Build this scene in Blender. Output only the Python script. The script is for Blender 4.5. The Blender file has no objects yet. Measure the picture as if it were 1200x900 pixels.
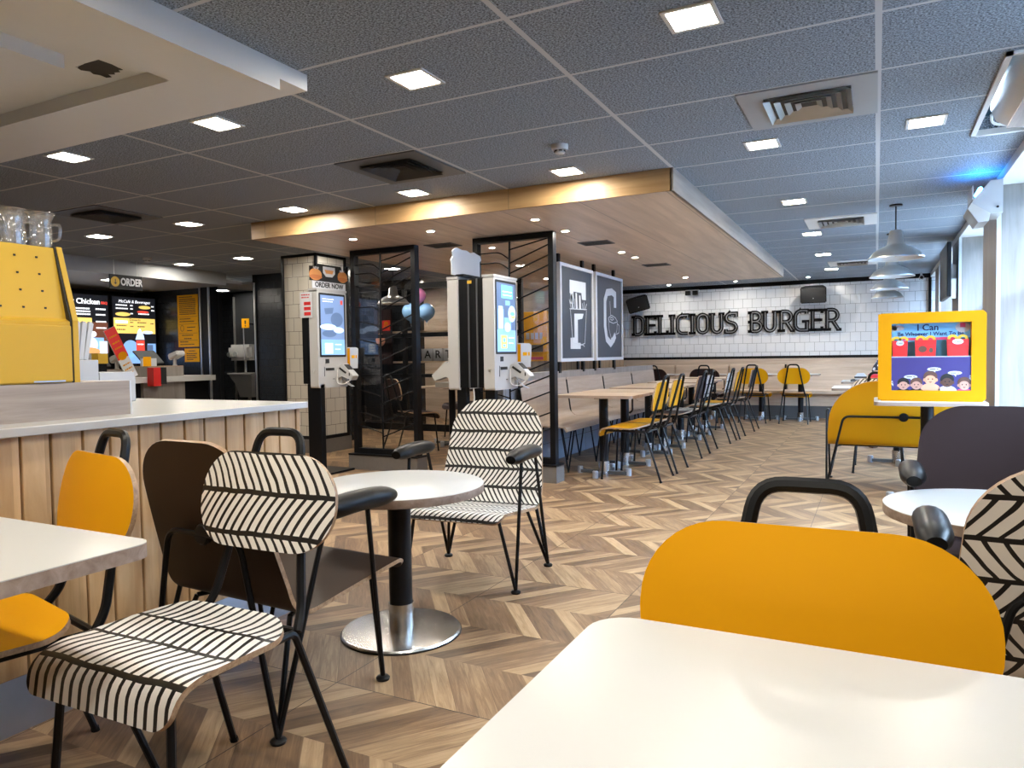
import bpy, bmesh, math, random
from mathutils import Vector, Matrix
random.seed(7)
C = bpy.context.scene.collection
PI = math.pi
rad = math.radians
HZ = 2.313          # ceiling height

# ---------------------------------------------------------------- materials
def new_mat(name):
    m = bpy.data.materials.new(name); m.use_nodes = True
    nt = m.node_tree; b = nt.nodes['Principled BSDF']
    return m, nt, b
def N(nt, typ, **kw):
    n = nt.nodes.new(typ)
    for k, v in kw.items():
        if k == 'ins':
            for i, x in v.items():
                n.inputs[i].default_value = x
        else: setattr(n, k, v)
    return n
def L(nt, a, b): nt.links.new(a, b)
def math_n(nt, op, a, b=None, c=None):
    n = nt.nodes.new('ShaderNodeMath'); n.operation = op
    for i, v in enumerate((a, b, c)):
        if v is None: continue
        if isinstance(v, (int, float)): n.inputs[i].default_value = v
        else: nt.links.new(v, n.inputs[i])
    return n.outputs[0]
def col(c): return (c[0], c[1], c[2], 1)
def plain(name, c, rough=.5, metal=0, spec=.5, var=.06, scale=9, coat=0):
    """painted / moulded surface with a faint procedural mottling"""
    m, nt, b = new_mat(name)
    tc = N(nt, 'ShaderNodeTexCoord'); no = N(nt, 'ShaderNodeTexNoise', ins={'Scale': scale, 'Detail': 4.0})
    L(nt, tc.outputs['Object'], no.inputs['Vector'])
    r = N(nt, 'ShaderNodeMix', data_type='RGBA')
    r.inputs[6].default_value = col([x*(1-var) for x in c]); r.inputs[7].default_value = col([min(1, x*(1+var)) for x in c])
    L(nt, no.outputs['Fac'], r.inputs[0]); L(nt, r.outputs[2], b.inputs['Base Color'])
    b.inputs['Roughness'].default_value = rough; b.inputs['Metallic'].default_value = metal
    b.inputs['Specular IOR Level'].default_value = spec; b.inputs['Coat Weight'].default_value = coat
    return m
def emit(name, c, s):
    m, nt, b = new_mat(name)
    b.inputs['Base Color'].default_value = col(c); b.inputs['Emission Color'].default_value = col(c)
    b.inputs['Emission Strength'].default_value = s; b.inputs['Roughness'].default_value = .3
    return m
def wood(name, c1, c2, axis='x', scale=6, stretch=14, rough=.45, plank=None, groove=(.2, .12, .06), plank_axis='y', pvar=.35):
    m, nt, b = new_mat(name)
    tc = N(nt, 'ShaderNodeTexCoord'); mp = N(nt, 'ShaderNodeMapping')
    s = [scale*stretch/4]*3; s['xyz'.index(axis)] = scale/4
    mp.inputs['Scale'].default_value = s
    L(nt, tc.outputs['Object'], mp.inputs['Vector'])
    vec = mp.outputs['Vector']
    if plank:
        sp = N(nt, 'ShaderNodeSeparateXYZ'); L(nt, tc.outputs['Object'], sp.inputs[0])
        q = math_n(nt, 'DIVIDE', sp.outputs['xyz'.index(plank_axis)], plank)
        idx = math_n(nt, 'FLOOR', q); fr = math_n(nt, 'FRACT', q)
        wn = N(nt, 'ShaderNodeTexWhiteNoise', noise_dimensions='1D'); L(nt, idx, wn.inputs['W'])
        add = N(nt, 'ShaderNodeVectorMath', operation='ADD'); L(nt, vec, add.inputs[0])
        sc = N(nt, 'ShaderNodeVectorMath', operation='SCALE'); sc.inputs['Scale'].default_value = 37
        L(nt, wn.outputs['Color'], sc.inputs[0]); L(nt, sc.outputs[0], add.inputs[1]); vec = add.outputs[0]
    no = N(nt, 'ShaderNodeTexNoise', ins={'Scale': 1.0, 'Detail': 7.0, 'Roughness': .62, 'Distortion': .6})
    L(nt, vec, no.inputs['Vector'])
    rp = N(nt, 'ShaderNodeValToRGB'); rp.color_ramp.elements[0].position = .32; rp.color_ramp.elements[1].position = .68
    rp.color_ramp.elements[0].color = col(c1); rp.color_ramp.elements[1].color = col(c2)
    L(nt, no.outputs['Fac'], rp.inputs[0]); out = rp.outputs[0]
    if plank:
        mx = N(nt, 'ShaderNodeMix', data_type='RGBA', blend_type='MULTIPLY'); mx.inputs[0].default_value = 1
        v = math_n(nt, 'MULTIPLY_ADD', wn.outputs['Value'], pvar, 1-pvar*.6)
        cb = N(nt, 'ShaderNodeCombineXYZ')
        for i in range(3): L(nt, v, cb.inputs[i])
        L(nt, out, mx.inputs[6]); L(nt, cb.outputs[0], mx.inputs[7]); out = mx.outputs[2]
        if groove:
            e = math_n(nt, 'LESS_THAN', fr, .012/plank*.6)
            m2 = N(nt, 'ShaderNodeMix', data_type='RGBA'); L(nt, e, m2.inputs[0]); L(nt, out, m2.inputs[6]); m2.inputs[7].default_value = col(groove); out = m2.outputs[2]
    L(nt, out, b.inputs['Base Color']); b.inputs['Roughness'].default_value = rough
    return m
def tiles(name, c, mortar, size=.155, axes='xz', rough=.15, var=.04, off=.5):
    m, nt, b = new_mat(name)
    tc = N(nt, 'ShaderNodeTexCoord'); sp = N(nt, 'ShaderNodeSeparateXYZ'); cb = N(nt, 'ShaderNodeCombineXYZ')
    L(nt, tc.outputs['Object'], sp.inputs[0])
    if axes == 'xyz': L(nt, math_n(nt, 'ADD', sp.outputs[0], sp.outputs[1]), cb.inputs[0])
    else: L(nt, sp.outputs['xyz'.index(axes[0])], cb.inputs[0])
    L(nt, sp.outputs[2], cb.inputs[1])
    br = N(nt, 'ShaderNodeTexBrick', offset=off)
    for k, v in (('Scale', 1.0), ('Mortar Size', .0022), ('Mortar Smooth', .1), ('Brick Width', size), ('Row Height', size), ('Bias', 0.0)): br.inputs[k].default_value = v
    br.inputs['Color1'].default_value = col([x*(1-var) for x in c]); br.inputs['Color2'].default_value = col(c); br.inputs['Mortar'].default_value = col(mortar)
    L(nt, cb.outputs[0], br.inputs['Vector']); L(nt, br.outputs['Color'], b.inputs['Base Color'])
    bp = N(nt, 'ShaderNodeBump', ins={'Strength': .35, 'Distance': .003}); inv = math_n(nt, 'SUBTRACT', 1.0, br.outputs['Fac'])
    L(nt, inv, bp.inputs['Height']); L(nt, bp.outputs[0], b.inputs['Normal'])
    b.inputs['Roughness'].default_value = rough
    return m
def schlick(nt, f0):
    lw = N(nt, 'ShaderNodeLayerWeight', ins={'Blend': .5})
    return math_n(nt, 'MULTIPLY_ADD', math_n(nt, 'POWER', lw.outputs['Facing'], 5.0), .85, f0)
def glass(name, tint=(1, 1, 1), refl=.10, rough=.02):
    """thin pane: see-through with a mirror-like share by Fresnel"""
    m = bpy.data.materials.new(name); m.use_nodes = True; nt = m.node_tree; nt.nodes.clear()
    o = N(nt, 'ShaderNodeOutputMaterial'); t = N(nt, 'ShaderNodeBsdfTransparent'); g = N(nt, 'ShaderNodeBsdfGlossy'); mx = N(nt, 'ShaderNodeMixShader')
    t.inputs[0].default_value = col(tint); g.inputs['Roughness'].default_value = rough
    L(nt, schlick(nt, .05), mx.inputs[0]); L(nt, t.outputs[0], mx.inputs[1]); L(nt, g.outputs[0], mx.inputs[2]); L(nt, mx.outputs[0], o.inputs[0])
    return m
def mug_glass():
    m = bpy.data.materials.new('mug_glass'); m.use_nodes = True; nt = m.node_tree; nt.nodes.clear()
    o = N(nt, 'ShaderNodeOutputMaterial'); t = N(nt, 'ShaderNodeBsdfTransparent'); g = N(nt, 'ShaderNodeBsdfGlossy'); d = N(nt, 'ShaderNodeBsdfDiffuse'); mx = N(nt, 'ShaderNodeMixShader'); m2 = N(nt, 'ShaderNodeMixShader')
    t.inputs[0].default_value = (.97, .97, .97, 1); g.inputs['Roughness'].default_value = .05; d.inputs[0].default_value = (.85, .86, .86, 1)
    m2.inputs[0].default_value = .08; L(nt, t.outputs[0], m2.inputs[1]); L(nt, d.outputs[0], m2.inputs[2])
    L(nt, schlick(nt, .13), mx.inputs[0]); L(nt, m2.outputs[0], mx.inputs[1]); L(nt, g.outputs[0], mx.inputs[2]); L(nt, mx.outputs[0], o.inputs[0])
    return m
def chevron_floor():
    m, nt, b = new_mat('chevron_floor_tile')
    tc = N(nt, 'ShaderNodeTexCoord'); sp = N(nt, 'ShaderNodeSeparateXYZ'); L(nt, tc.outputs['Object'], sp.inputs[0])
    x, y = sp.outputs[0], sp.outputs[1]
    T = .634
    yy = math_n(nt, 'DIVIDE', math_n(nt, 'SUBTRACT', y, 1.873), T/2)
    band = math_n(nt, 'FLOOR', yy); t = math_n(nt, 'FRACT', yy)
    par = math_n(nt, 'FLOORED_MODULO', band, 2.0)
    # triangle wave: +t on even bands, 1-t on odd ones
    tri = math_n(nt, 'ADD', math_n(nt, 'MULTIPLY', math_n(nt, 'SUBTRACT', 1.0, par), t), math_n(nt, 'MULTIPLY', par, math_n(nt, 'SUBTRACT', 1.0, t)))
    xs = math_n(nt, 'SUBTRACT', x, -.997)
    w = math_n(nt, 'ADD', xs, math_n(nt, 'MULTIPLY', tri, .25))
    q = math_n(nt, 'DIVIDE', w, T/8); idx = math_n(nt, 'FLOOR', q); fr = math_n(nt, 'FRACT', q)
    idm = math_n(nt, 'FLOORED_MODULO', idx, 8.0); bm_ = math_n(nt, 'FLOORED_MODULO', band, 4.0)
    cb = N(nt, 'ShaderNodeCombineXYZ'); L(nt, idm, cb.inputs[0]); L(nt, bm_, cb.inputs[1])
    # the printed tiles differ a little from one another
    tx = math_n(nt, 'FLOOR', math_n(nt, 'DIVIDE', xs, T*2)); L(nt, tx, cb.inputs[2])
    wn = N(nt, 'ShaderNodeTexWhiteNoise', noise_dimensions='3D'); L(nt, cb.outputs[0], wn.inputs['Vector'])
    # grain runs along each plank
    s1 = math_n(nt, 'MULTIPLY', fr, 1.5); along = math_n(nt, 'MULTIPLY', t, 1.0)
    g = N(nt, 'ShaderNodeCombineXYZ'); L(nt, math_n(nt, 'MULTIPLY_ADD', idm, 3.1, s1), g.inputs[0]); L(nt, math_n(nt, 'MULTIPLY', along, .9), g.inputs[1]); L(nt, math_n(nt, 'ADD', math_n(nt, 'MULTIPLY', band, 5.3), math_n(nt, 'MULTIPLY', tx, 1.7)), g.inputs[2])
    no = N(nt, 'ShaderNodeTexNoise', ins={'Scale': 2.2, 'Detail': 8.0, 'Roughness': .65, 'Distortion': .8}); L(nt, g.outputs[0], no.inputs['Vector'])
    g2 = N(nt, 'ShaderNodeCombineXYZ'); L(nt, math_n(nt, 'MULTIPLY_ADD', idm, 7.7, math_n(nt, 'MULTIPLY', fr, 22.0)), g2.inputs[0]); L(nt, math_n(nt, 'MULTIPLY', along, 3.0), g2.inputs[1]); L(nt, band, g2.inputs[2])
    no2 = N(nt, 'ShaderNodeTexNoise', ins={'Scale': 1.0, 'Detail': 4.0}); L(nt, g2.outputs[0], no2.inputs['Vector'])
    v = math_n(nt, 'ADD', math_n(nt, 'MULTIPLY_ADD', wn.outputs['Value'], .72, -.1), math_n(nt, 'MULTIPLY_ADD', no.outputs['Fac'], 1.0, -.36))
    v = math_n(nt, 'ADD', v, math_n(nt, 'MULTIPLY_ADD', no2.outputs['Fac'], .34, -.17))
    rp = N(nt, 'ShaderNodeValToRGB'); els = rp.color_ramp.elements
    els[0].position = 0; els[0].color = col((.105, .062, .035)); els[1].position = 1; els[1].color = col((.50, .345, .20))
    e = els.new(.35); e.color = col((.205, .122, .066)); e = els.new(.65); e.color = col((.345, .225, .122))
    L(nt, v, rp.inputs[0])
    # tile joints and plank edges
    def near(val, per, wd):
        f = math_n(nt, 'FRACT', math_n(nt, 'ADD', math_n(nt, 'DIVIDE', val, per), .5)); return math_n(nt, 'LESS_THAN', math_n(nt, 'ABSOLUTE', math_n(nt, 'SUBTRACT', f, .5)), wd/per)
    j = math_n(nt, 'MAXIMUM', near(xs, T, .0016), near(math_n(nt, 'SUBTRACT', y, 1.873), T*2, .0016))
    pe = math_n(nt, 'LESS_THAN', fr, .035)
    m1 = N(nt, 'ShaderNodeMix', data_type='RGBA'); L(nt, math_n(nt, 'MULTIPLY', pe, .45), m1.inputs[0]); L(nt, rp.outputs[0], m1.inputs[6]); m1.inputs[7].default_value = col((.10, .06, .035))
    m2 = N(nt, 'ShaderNodeMix', data_type='RGBA'); L(nt, j, m2.inputs[0]); L(nt, m1.outputs[2], m2.inputs[6]); m2.inputs[7].default_value = col((.03, .02, .015))
    L(nt, m2.outputs[2], b.inputs['Base Color']); b.inputs['Roughness'].default_value = .42; b.inputs['Specular IOR Level'].default_value = .3
    return m
def ceiling_tile():
    m, nt, b = new_mat('mineral_ceiling_tile')
    tc = N(nt, 'ShaderNodeTexCoord'); sp = N(nt, 'ShaderNodeSeparateXYZ'); L(nt, tc.outputs['Object'], sp.inputs[0])
    mp = N(nt, 'ShaderNodeMapping'); mp.inputs['Scale'].default_value = (70, 95, 60); L(nt, tc.outputs['Object'], mp.inputs['Vector'])
    no = N(nt, 'ShaderNodeTexNoise', ins={'Scale': 1.6, 'Detail': 3.0, 'Roughness': .8}); L(nt, mp.outputs[0], no.inputs['Vector'])
    rp = N(nt, 'ShaderNodeValToRGB'); e = rp.color_ramp.elements
    e[0].position = .37; e[0].color = col((.012, .015, .020)); e[1].position = .66; e[1].color = col((.44, .51, .60))
    L(nt, no.outputs['Fac'], rp.inputs[0])
    def near(val, per, wd):
        f = math_n(nt, 'FRACT', math_n(nt, 'ADD', math_n(nt, 'DIVIDE', val, per), .5)); return math_n(nt, 'LESS_THAN', math_n(nt, 'ABSOLUTE', math_n(nt, 'SUBTRACT', f, .5)), wd/per)
    gx = near(math_n(nt, 'SUBTRACT', sp.outputs[0], .002), 1.2, .012); gy = near(math_n(nt, 'SUBTRACT', sp.outputs[1], 2.958), .6, .0085)
    m2 = N(nt, 'ShaderNodeMix', data_type='RGBA'); L(nt, math_n(nt, 'MAXIMUM', gx, gy), m2.inputs[0]); L(nt, rp.outputs[0], m2.inputs[6]); m2.inputs[7].default_value = col((.50, .50, .51))
    L(nt, m2.outputs[2], b.inputs['Base Color']); b.inputs['Roughness'].default_value = .7; b.inputs['Specular IOR Level'].default_value = .3
    return m
def leaf_stripes(name, bandh, pitch, slope, v0=0.0, bar=.13, duty=.36, base=(.82, .80, .76), dist=.22):
    """cream laminate with black hand-drawn leaf strokes, in UV metres"""
    m, nt, b = new_mat(name)
    uv = N(nt, 'ShaderNodeUVMap'); sp = N(nt, 'ShaderNodeSeparateXYZ'); L(nt, uv.outputs[0], sp.inputs[0])
    no = N(nt, 'ShaderNodeTexNoise', ins={'Scale': 7.0, 'Detail': 2.0}); L(nt, uv.outputs[0], no.inputs['Vector'])
    n0 = math_n(nt, 'SUBTRACT', no.outputs['Fac'], .5)
    v = math_n(nt, 'ADD', math_n(nt, 'ADD', sp.outputs[1], v0), math_n(nt, 'MULTIPLY', n0, bandh*.16))
    q = math_n(nt, 'DIVIDE', v, bandh); band = math_n(nt, 'FLOOR', q); t = math_n(nt, 'FRACT', q)
    par = math_n(nt, 'FLOORED_MODULO', band, 2.0); sg = math_n(nt, 'MULTIPLY_ADD', par, -2.0, 1.0)
    tt = math_n(nt, 'POWER', t, 1.3)
    u = math_n(nt, 'ADD', sp.outputs[0], math_n(nt, 'MULTIPLY', sg, math_n(nt, 'MULTIPLY', tt, slope*bandh)))
    u = math_n(nt, 'ADD', u, math_n(nt, 'MULTIPLY_ADD', band, pitch*.37, 0))
    u = math_n(nt, 'ADD', u, math_n(nt, 'MULTIPLY', n0, pitch*dist*3))
    f = math_n(nt, 'FRACT', math_n(nt, 'DIVIDE', u, pitch))
    st = math_n(nt, 'LESS_THAN', f, math_n(nt, 'ADD', duty, math_n(nt, 'MULTIPLY', n0, .25)))
    br = math_n(nt, 'LESS_THAN', t, bar)
    k = math_n(nt, 'MAXIMUM', st, br)
    mx = N(nt, 'ShaderNodeMix', data_type='RGBA'); L(nt, k, mx.inputs[0]); mx.inputs[6].default_value = col(base); mx.inputs[7].default_value = col((.012, .012, .013))
    L(nt, mx.outputs[2], b.inputs['Base Color']); b.inputs['Roughness'].default_value = .35
    return m
def floral():
    m, nt, b = new_mat('floral_cloth')
    tc = N(nt, 'ShaderNodeTexCoord'); vo = N(nt, 'ShaderNodeTexVoronoi', ins={'Scale': 17.0}); L(nt, tc.outputs['Object'], vo.inputs['Vector'])
    k = math_n(nt, 'LESS_THAN', vo.outputs['Distance'], .45)
    mx = N(nt, 'ShaderNodeMix', data_type='RGBA'); L(nt, k, mx.inputs[0]); mx.inputs[6].default_value = col((.02, .025, .05)); mx.inputs[7].default_value = col((.7, .72, .78))
    L(nt, mx.outputs[2], b.inputs['Base Color']); b.inputs['Roughness'].default_value = .8
    return m

MAT = dict(
    floor=chevron_floor(), ceil=ceiling_tile(),
    black=plain('black_powder_coat', (.006, .0065, .008), .38, spec=.22),
    blackpad=plain('black_vinyl', (.004, .004, .0045), .36, spec=.16, var=.2),
    darkwall=plain('black_wall_paint', (.014, .015, .017), .45),
    white=plain('white_paint', (.66, .65, .63), .5, var=.02),
    whitegloss=plain('white_plastic', (.50, .50, .495), .25, var=.02),
    cream=plain('cream_table_laminate', (.50, .505, .50), .3, var=.02, scale=3),
    orange=plain('orange_laminate', (.78, .365, .003), .5, spec=.18, var=.02, scale=3),
    settee=plain('yellow_laminate', (.64, .31, .003), .5, spec=.25, var=.02, scale=3),
    signyellow=plain('yellow_board', (.56, .235, .0015), .5, spec=.12, var=.02),
    boxyellow=plain('pale_yellow_enamel', (.62, .385, .04), .4, spec=.3, var=.05, scale=2),
    brown=plain('dark_brown_laminate', (.034, .020, .013), .45, spec=.25, var=.05),
    plum=plain('dark_plum_laminate', (.036, .023, .024), .5, spec=.12, var=.05),
    steel=plain('brushed_steel', (.55, .54, .52), .27, metal=1, var=.12, scale=22),
    kick=plain('brushed_kick_plate', (.42, .46, .52), .4, metal=.8, var=.25, scale=4),
    alu=plain('satin_aluminium', (.62, .62, .60), .33, metal=.9),
    grey=plain('grey_paint', (.30, .31, .32), .45),
    greydark=plain('dark_grey_metal', (.08, .085, .09), .5),
    plinth=plain('grey_brown_stone', (.16, .145, .13), .6, var=.12, scale=30),
    ply=wood('plywood_edge', (.22, .13, .07), (.44, .29, .17), 'x', 30, 10),
    tableedge=wood('oak_table_edge', (.24, .175, .135), (.40, .31, .255), 'x', 10, 14),
    oaktop=wood('oak_table_top', (.42, .30, .20), (.66, .51, .37), 'x', 5, 16, .35),
    sidefascia=wood('oak_side_fascia', (.25, .205, .17), (.37, .31, .26), 'y', 4, 14, .45),
    soffit=wood('oak_soffit_panel', (.50, .36, .25), (.72, .55, .41), 'y', 3, 14, .35, plank=.62, plank_axis='x', pvar=.08, groove=(.25, .18, .12)),
    soffit_face=wood('oak_fascia', (.38, .225, .095), (.54, .35, .165), 'x', 3, 14, .4, plank=1.2, plank_axis='x', pvar=.05, groove=(.3, .2, .1)),
    palewood=wood('pale_grey_oak', (.215, .19, .168), (.31, .277, .25), 'z', 5, 14, .45),
    bench=wood('pale_oak_ply', (.33, .245, .18), (.48, .385, .30), 'y', 4, 12, .35),
    backwood=wood('pale_oak_panel', (.50, .38, .28), (.72, .58, .45), 'x', 4, 12, .4),
    slat=wood('pine_slat', (.43, .265, .125), (.66, .465, .265), 'z', 5, 10, .5, plank=.0935, plank_axis='y', groove=None, pvar=.22),
    blockwood=wood('grey_oak_block', (.25, .205, .175), (.42, .355, .31), 'y', 6, 16, .45),
    brownwood=wood('brown_plank_wall', (.22, .12, .05), (.42, .26, .12), 'z', 5, 12, .5, plank=.16, plank_axis='y', groove=(.03, .02, .01)),
    wtile=tiles('white_wall_tile', (.86, .87, .88), (.22, .22, .22), .157, 'xz'),
    ctile=tiles('cream_column_tile', (.66, .62, .54), (.10, .09, .08), .158, 'xyz'),
    btile=tiles('grey_base_tile', (.32, .36, .42), (.12, .12, .13), .2, 'yz', off=0),
    dtile=tiles('black_wall_tile', (.020, .023, .028), (.006, .006, .007), .1, 'xz', .25),
    glass=glass('clear_pane'), winglass=glass('window_pane', (.93, .97, 1.0)),
    mug=mug_glass(),
    str_seat=leaf_stripes('leaf_stripe_seat', .118, .029, .30, v0=.02, bar=.10),
    str_chair=leaf_stripes('leaf_stripe_laminate', .108, .029, .62, v0=.078, bar=.12),
    str_arm=leaf_stripes('leaf_stripe_shell', .098, .0268, .66, v0=.03, bar=.15, duty=.38),
    str_big=leaf_stripes('leaf_stripe_shell_bold', .098, .042, .75, v0=.03, duty=.3),
    lamp=emit('warm_lamp_diffuser', (1.0, .925, .80), 100),
    spot=emit('spot_lamp', (1.0, .93, .82), 550),
    red=plain('red_card', (.62, .02, .018), .45), teal=plain('teal_board', (.015, .05, .075), .5),
    skin=plain('skin', (.52, .30, .20), .55), hair=plain('dark_hair', (.015, .010, .008), .5),
    floral=floral(), denim=plain('dark_cloth', (.03, .035, .05), .85), sandal=plain('brown_strap', (.10, .05, .03), .6),
    sky_block=plain('added_facade_paint', (.10, .15, .22), .7, var=.3, scale=.6),
    ground=plain('pavement', (.35, .35, .34), .8),
    navy=plain('navy_board', (.032, .040, .056), .5, var=.04), ink=plain('black_ink', (.01, .01, .01), .5),
    pwhite=plain('white_print', (.56, .58, .61), .5, var=.01),
)

# ---------------------------------------------------------------- mesh helpers
def box(bm, x0, x1, y0, y1, z0, z1, mi=0, bev=0):
    r = bmesh.ops.create_cube(bm, size=1)
    vs = r['verts']
    for v in vs:
        v.co = Vector(((x0+x1)/2+v.co.x*(x1-x0), (y0+y1)/2+v.co.y*(y1-y0), (z0+z1)/2+v.co.z*(z1-z0)))
    fs = {f for v in vs for f in v.link_faces}
    for f in fs: f.material_index = mi
    if bev:
        es = list({e for f in fs for e in f.edges})
        r = bmesh.ops.bevel(bm, geom=es, offset=bev, segments=2, affect='EDGES', profile=.5)
        for f in r['faces']: f.material_index = mi
def fillet(pts, r, seg=6, closed=False):
    P = [Vector(p) for p in pts]; n = len(P); out = []
    for i in range(n):
        if not closed and i in (0, n-1): out.append(P[i]); continue
        a, p, b = P[i-1], P[i], P[(i+1) % n]
        rr = r[i] if isinstance(r, (list, tuple)) else r
        d1 = (a-p); d2 = (b-p); d = min(rr, d1.length*.49, d2.length*.49)
        if d < 1e-5: out.append(p); continue
        s, e = p+d1.normalized()*d, p+d2.normalized()*d
        for k in range(seg+1):
            t = k/seg; out.append(s*(1-t)**2+p*2*t*(1-t)+e*t*t)
    return out
def tube(bm, pts, r, seg=8, closed=False, mi=0, flat=1.0):
    P = [Vector(p) for p in pts]; n = len(P); rings = []
    rad_ = r if isinstance(r, (list, tuple)) else [r]*n
    t0 = (P[1]-P[0]).normalized(); up = Vector((0, 0, 1)) if abs(t0.z) < .9 else Vector((1, 0, 0))
    nrm = t0.cross(up).normalized()
    for i in range(n):
        if closed: t = (P[(i+1) % n]-P[i-1])
        else: t = P[min(i+1, n-1)]-P[max(i-1, 0)]
        t.normalize(); nrm = (nrm-t*nrm.dot(t)).normalized(); bi = t.cross(nrm)
        rings.append([bm.verts.new(P[i]+(nrm*math.cos(a)+bi*math.sin(a)*flat)*rad_[i]) for a in [2*PI*k/seg for k in range(seg)]])
    m = n if closed else n-1
    for i in range(m):
        A, B = rings[i], rings[(i+1) % n]
        for k in range(seg):
            f = bm.faces.new((A[k], A[(k+1) % seg], B[(k+1) % seg], B[k])); f.smooth = True; f.material_index = mi
    if not closed:
        for A in (rings[0][::-1], rings[-1]):
            f = bm.faces.new(A); f.material_index = mi
def lathe(bm, prof, seg=32, mi=0, c=(0, 0, 0), smooth=True, axis='z'):
    rings = []
    def mk(x, y, z):
        if axis == 'y': x, y, z = x, z, y
        return bm.verts.new((c[0]+x, c[1]+y, c[2]+z))
    for r, z in prof:
        if r < 1e-6: rings.append([mk(0, 0, z)])
        else: rings.append([mk(r*math.cos(2*PI*k/seg), r*math.sin(2*PI*k/seg), z) for k in range(seg)])
    for A, B in zip(rings, rings[1:]):
        for k in range(seg):
            k2 = (k+1) % seg
            if len(A) == 1 and len(B) == 1: break
            if len(A) == 1: vs = (A[0], B[k2], B[k])
            elif len(B) == 1: vs = (A[k], A[k2], B[0])
            else: vs = (A[k], A[k2], B[k2], B[k])
            f = bm.faces.new(vs); f.smooth = smooth; f.material_index = mi
def prism(bm, pts, a0, a1, plane='xy', mi=0, side=None):
    """polygon in a plane, extruded between a0 and a1 along the third axis"""
    def P(u, v, w): return {'xy': (u, v, w), 'xz': (u, w, v), 'yz': (w, u, v)}[plane]
    A = [bm.verts.new(P(u, v, a0)) for u, v in pts]; B = [bm.verts.new(P(u, v, a1)) for u, v in pts]
    n = len(pts)
    fs = [bm.faces.new(A[::-1]), bm.faces.new(B)]
    for f in fs: f.material_index = mi
    for i in range(n):
        f = bm.faces.new((A[i], A[(i+1) % n], B[(i+1) % n], B[i])); f.material_index = mi if side is None else side
def rrect(x0, x1, y0, y1, r, seg=6):
    out = []
    for cx, cy, a in ((x1-r, y1-r, 0), (x0+r, y1-r, 90), (x0+r, y0+r, 180), (x1-r, y0+r, 270)):
        for k in range(seg+1):
            t = rad(a+90*k/seg); out.append((cx+r*math.cos(t), cy+r*math.sin(t)))
    return out
def ellipse(cx, cy, a, b, n=28): return [(cx+a*math.cos(2*PI*k/n), cy+b*math.sin(2*PI*k/n)) for k in range(n)]
def ribbon(bm, pts, w, a0, a1, plane='xz', mi=0, closed=False):
    """flat band of width w along a 2D polyline, extruded"""
    P = [Vector(p) for p in pts]; n = len(P); Lf, Rt = [], []
    for i in range(n):
        if closed: d1 = (P[i]-P[i-1]).normalized(); d2 = (P[(i+1) % n]-P[i]).normalized()
        else:
            d1 = (P[i]-P[i-1]).normalized() if i else (P[1]-P[0]).normalized(); d2 = (P[i+1]-P[i]).normalized() if i < n-1 else d1
        n1 = Vector((-d1.y, d1.x)); n2 = Vector((-d2.y, d2.x)); m = (n1+n2)
        m = m.normalized() if m.length > 1e-4 else n1
        k = w/2/max(.5, m.dot(n1)); Lf.append(P[i]+m*k); Rt.append(P[i]-m*k)
    m = n if closed else n-1
    for i in range(m):
        j = (i+1) % n
        prism(bm, [tuple(Rt[i]), tuple(Rt[j]), tuple(Lf[j]), tuple(Lf[i])], a0, a1, plane, mi)
def smooth_bm(bm, ang=40):
    bmesh.ops.recalc_face_normals(bm, faces=bm.faces)
    for f in bm.faces: f.smooth = True
    for e in bm.edges:
        if len(e.link_faces) == 2 and e.calc_face_angle(0) > rad(ang): e.smooth = False
def obj(name, bm, mats, parent=None, smooth=True, ang=40):
    if isinstance(bm, bpy.types.Mesh): me = bm
    else:
        if smooth: smooth_bm(bm, ang)
        else: bmesh.ops.recalc_face_normals(bm, faces=bm.faces)
        me = bpy.data.meshes.new(name); bm.to_mesh(me); bm.free()
    if not isinstance(mats, (list, tuple)): mats = [mats]
    for m in mats: me.materials.append(MAT[m] if isinstance(m, str) else m)
    o = bpy.data.objects.new(name, me); C.objects.link(o); o.parent = parent
    return o
def BM(): return bmesh.new()
def boxes(*bs, bev=0):
    bm = BM()
    for b in bs: box(bm, *b[:6], mi=b[6] if len(b) > 6 else 0, bev=bev)
    return bm
def tubes(*ts, seg=8):
    bm = BM()
    for pts, r in ts: tube(bm, pts, r, seg)
    return bm
def prisms(*ps):
    bm = BM()
    for p in ps: prism(bm, *p)
    return bm
def lathed(prof, seg=32, c=(0, 0, 0), axis='z'):
    bm = BM(); lathe(bm, prof, seg, c=c, axis=axis); return bm
def thing(name, label, cat, loc=(0, 0, 0), rotz=0, group=None):
    o = bpy.data.objects.new(name, None); C.objects.link(o); o.empty_display_size = .1
    o.location = loc; o.rotation_euler = (0, 0, rotz); o['label'] = label; o['category'] = cat
    if group: o['group'] = group
    return o
def tag(o, label, cat, group=None, kind=None):
    if label: o['label'] = label
    if cat: o['category'] = cat
    if group: o['group'] = group
    if kind: o['kind'] = kind
    return o
def struct(name, bm, mats, **k):
    o = obj(name, bm, mats, **k); o['kind'] = 'structure'; return o
def dup(root, loc, rotz, label, group=None):
    r = root.copy(); C.objects.link(r); r.location = loc; r.rotation_euler = (0, 0, rotz); r['label'] = label
    if group: r['group'] = group
    for ch in list(root.children):
        c = ch.copy(); C.objects.link(c); c.parent = r
        for g in ch.children:
            d = g.copy(); C.objects.link(d); d.parent = c
    return r
PLACED = set()
def place(first, used, loc, rotz, label, group=None):
    """the first time moves the prototype itself, afterwards copies it"""
    if first.name in PLACED: return dup(first, loc, rotz, label, group)
    PLACED.add(first.name); first.location = loc; first.rotation_euler = (0, 0, rotz); first['label'] = label
    if group: first['group'] = group
    return first
_tm = {}
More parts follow.
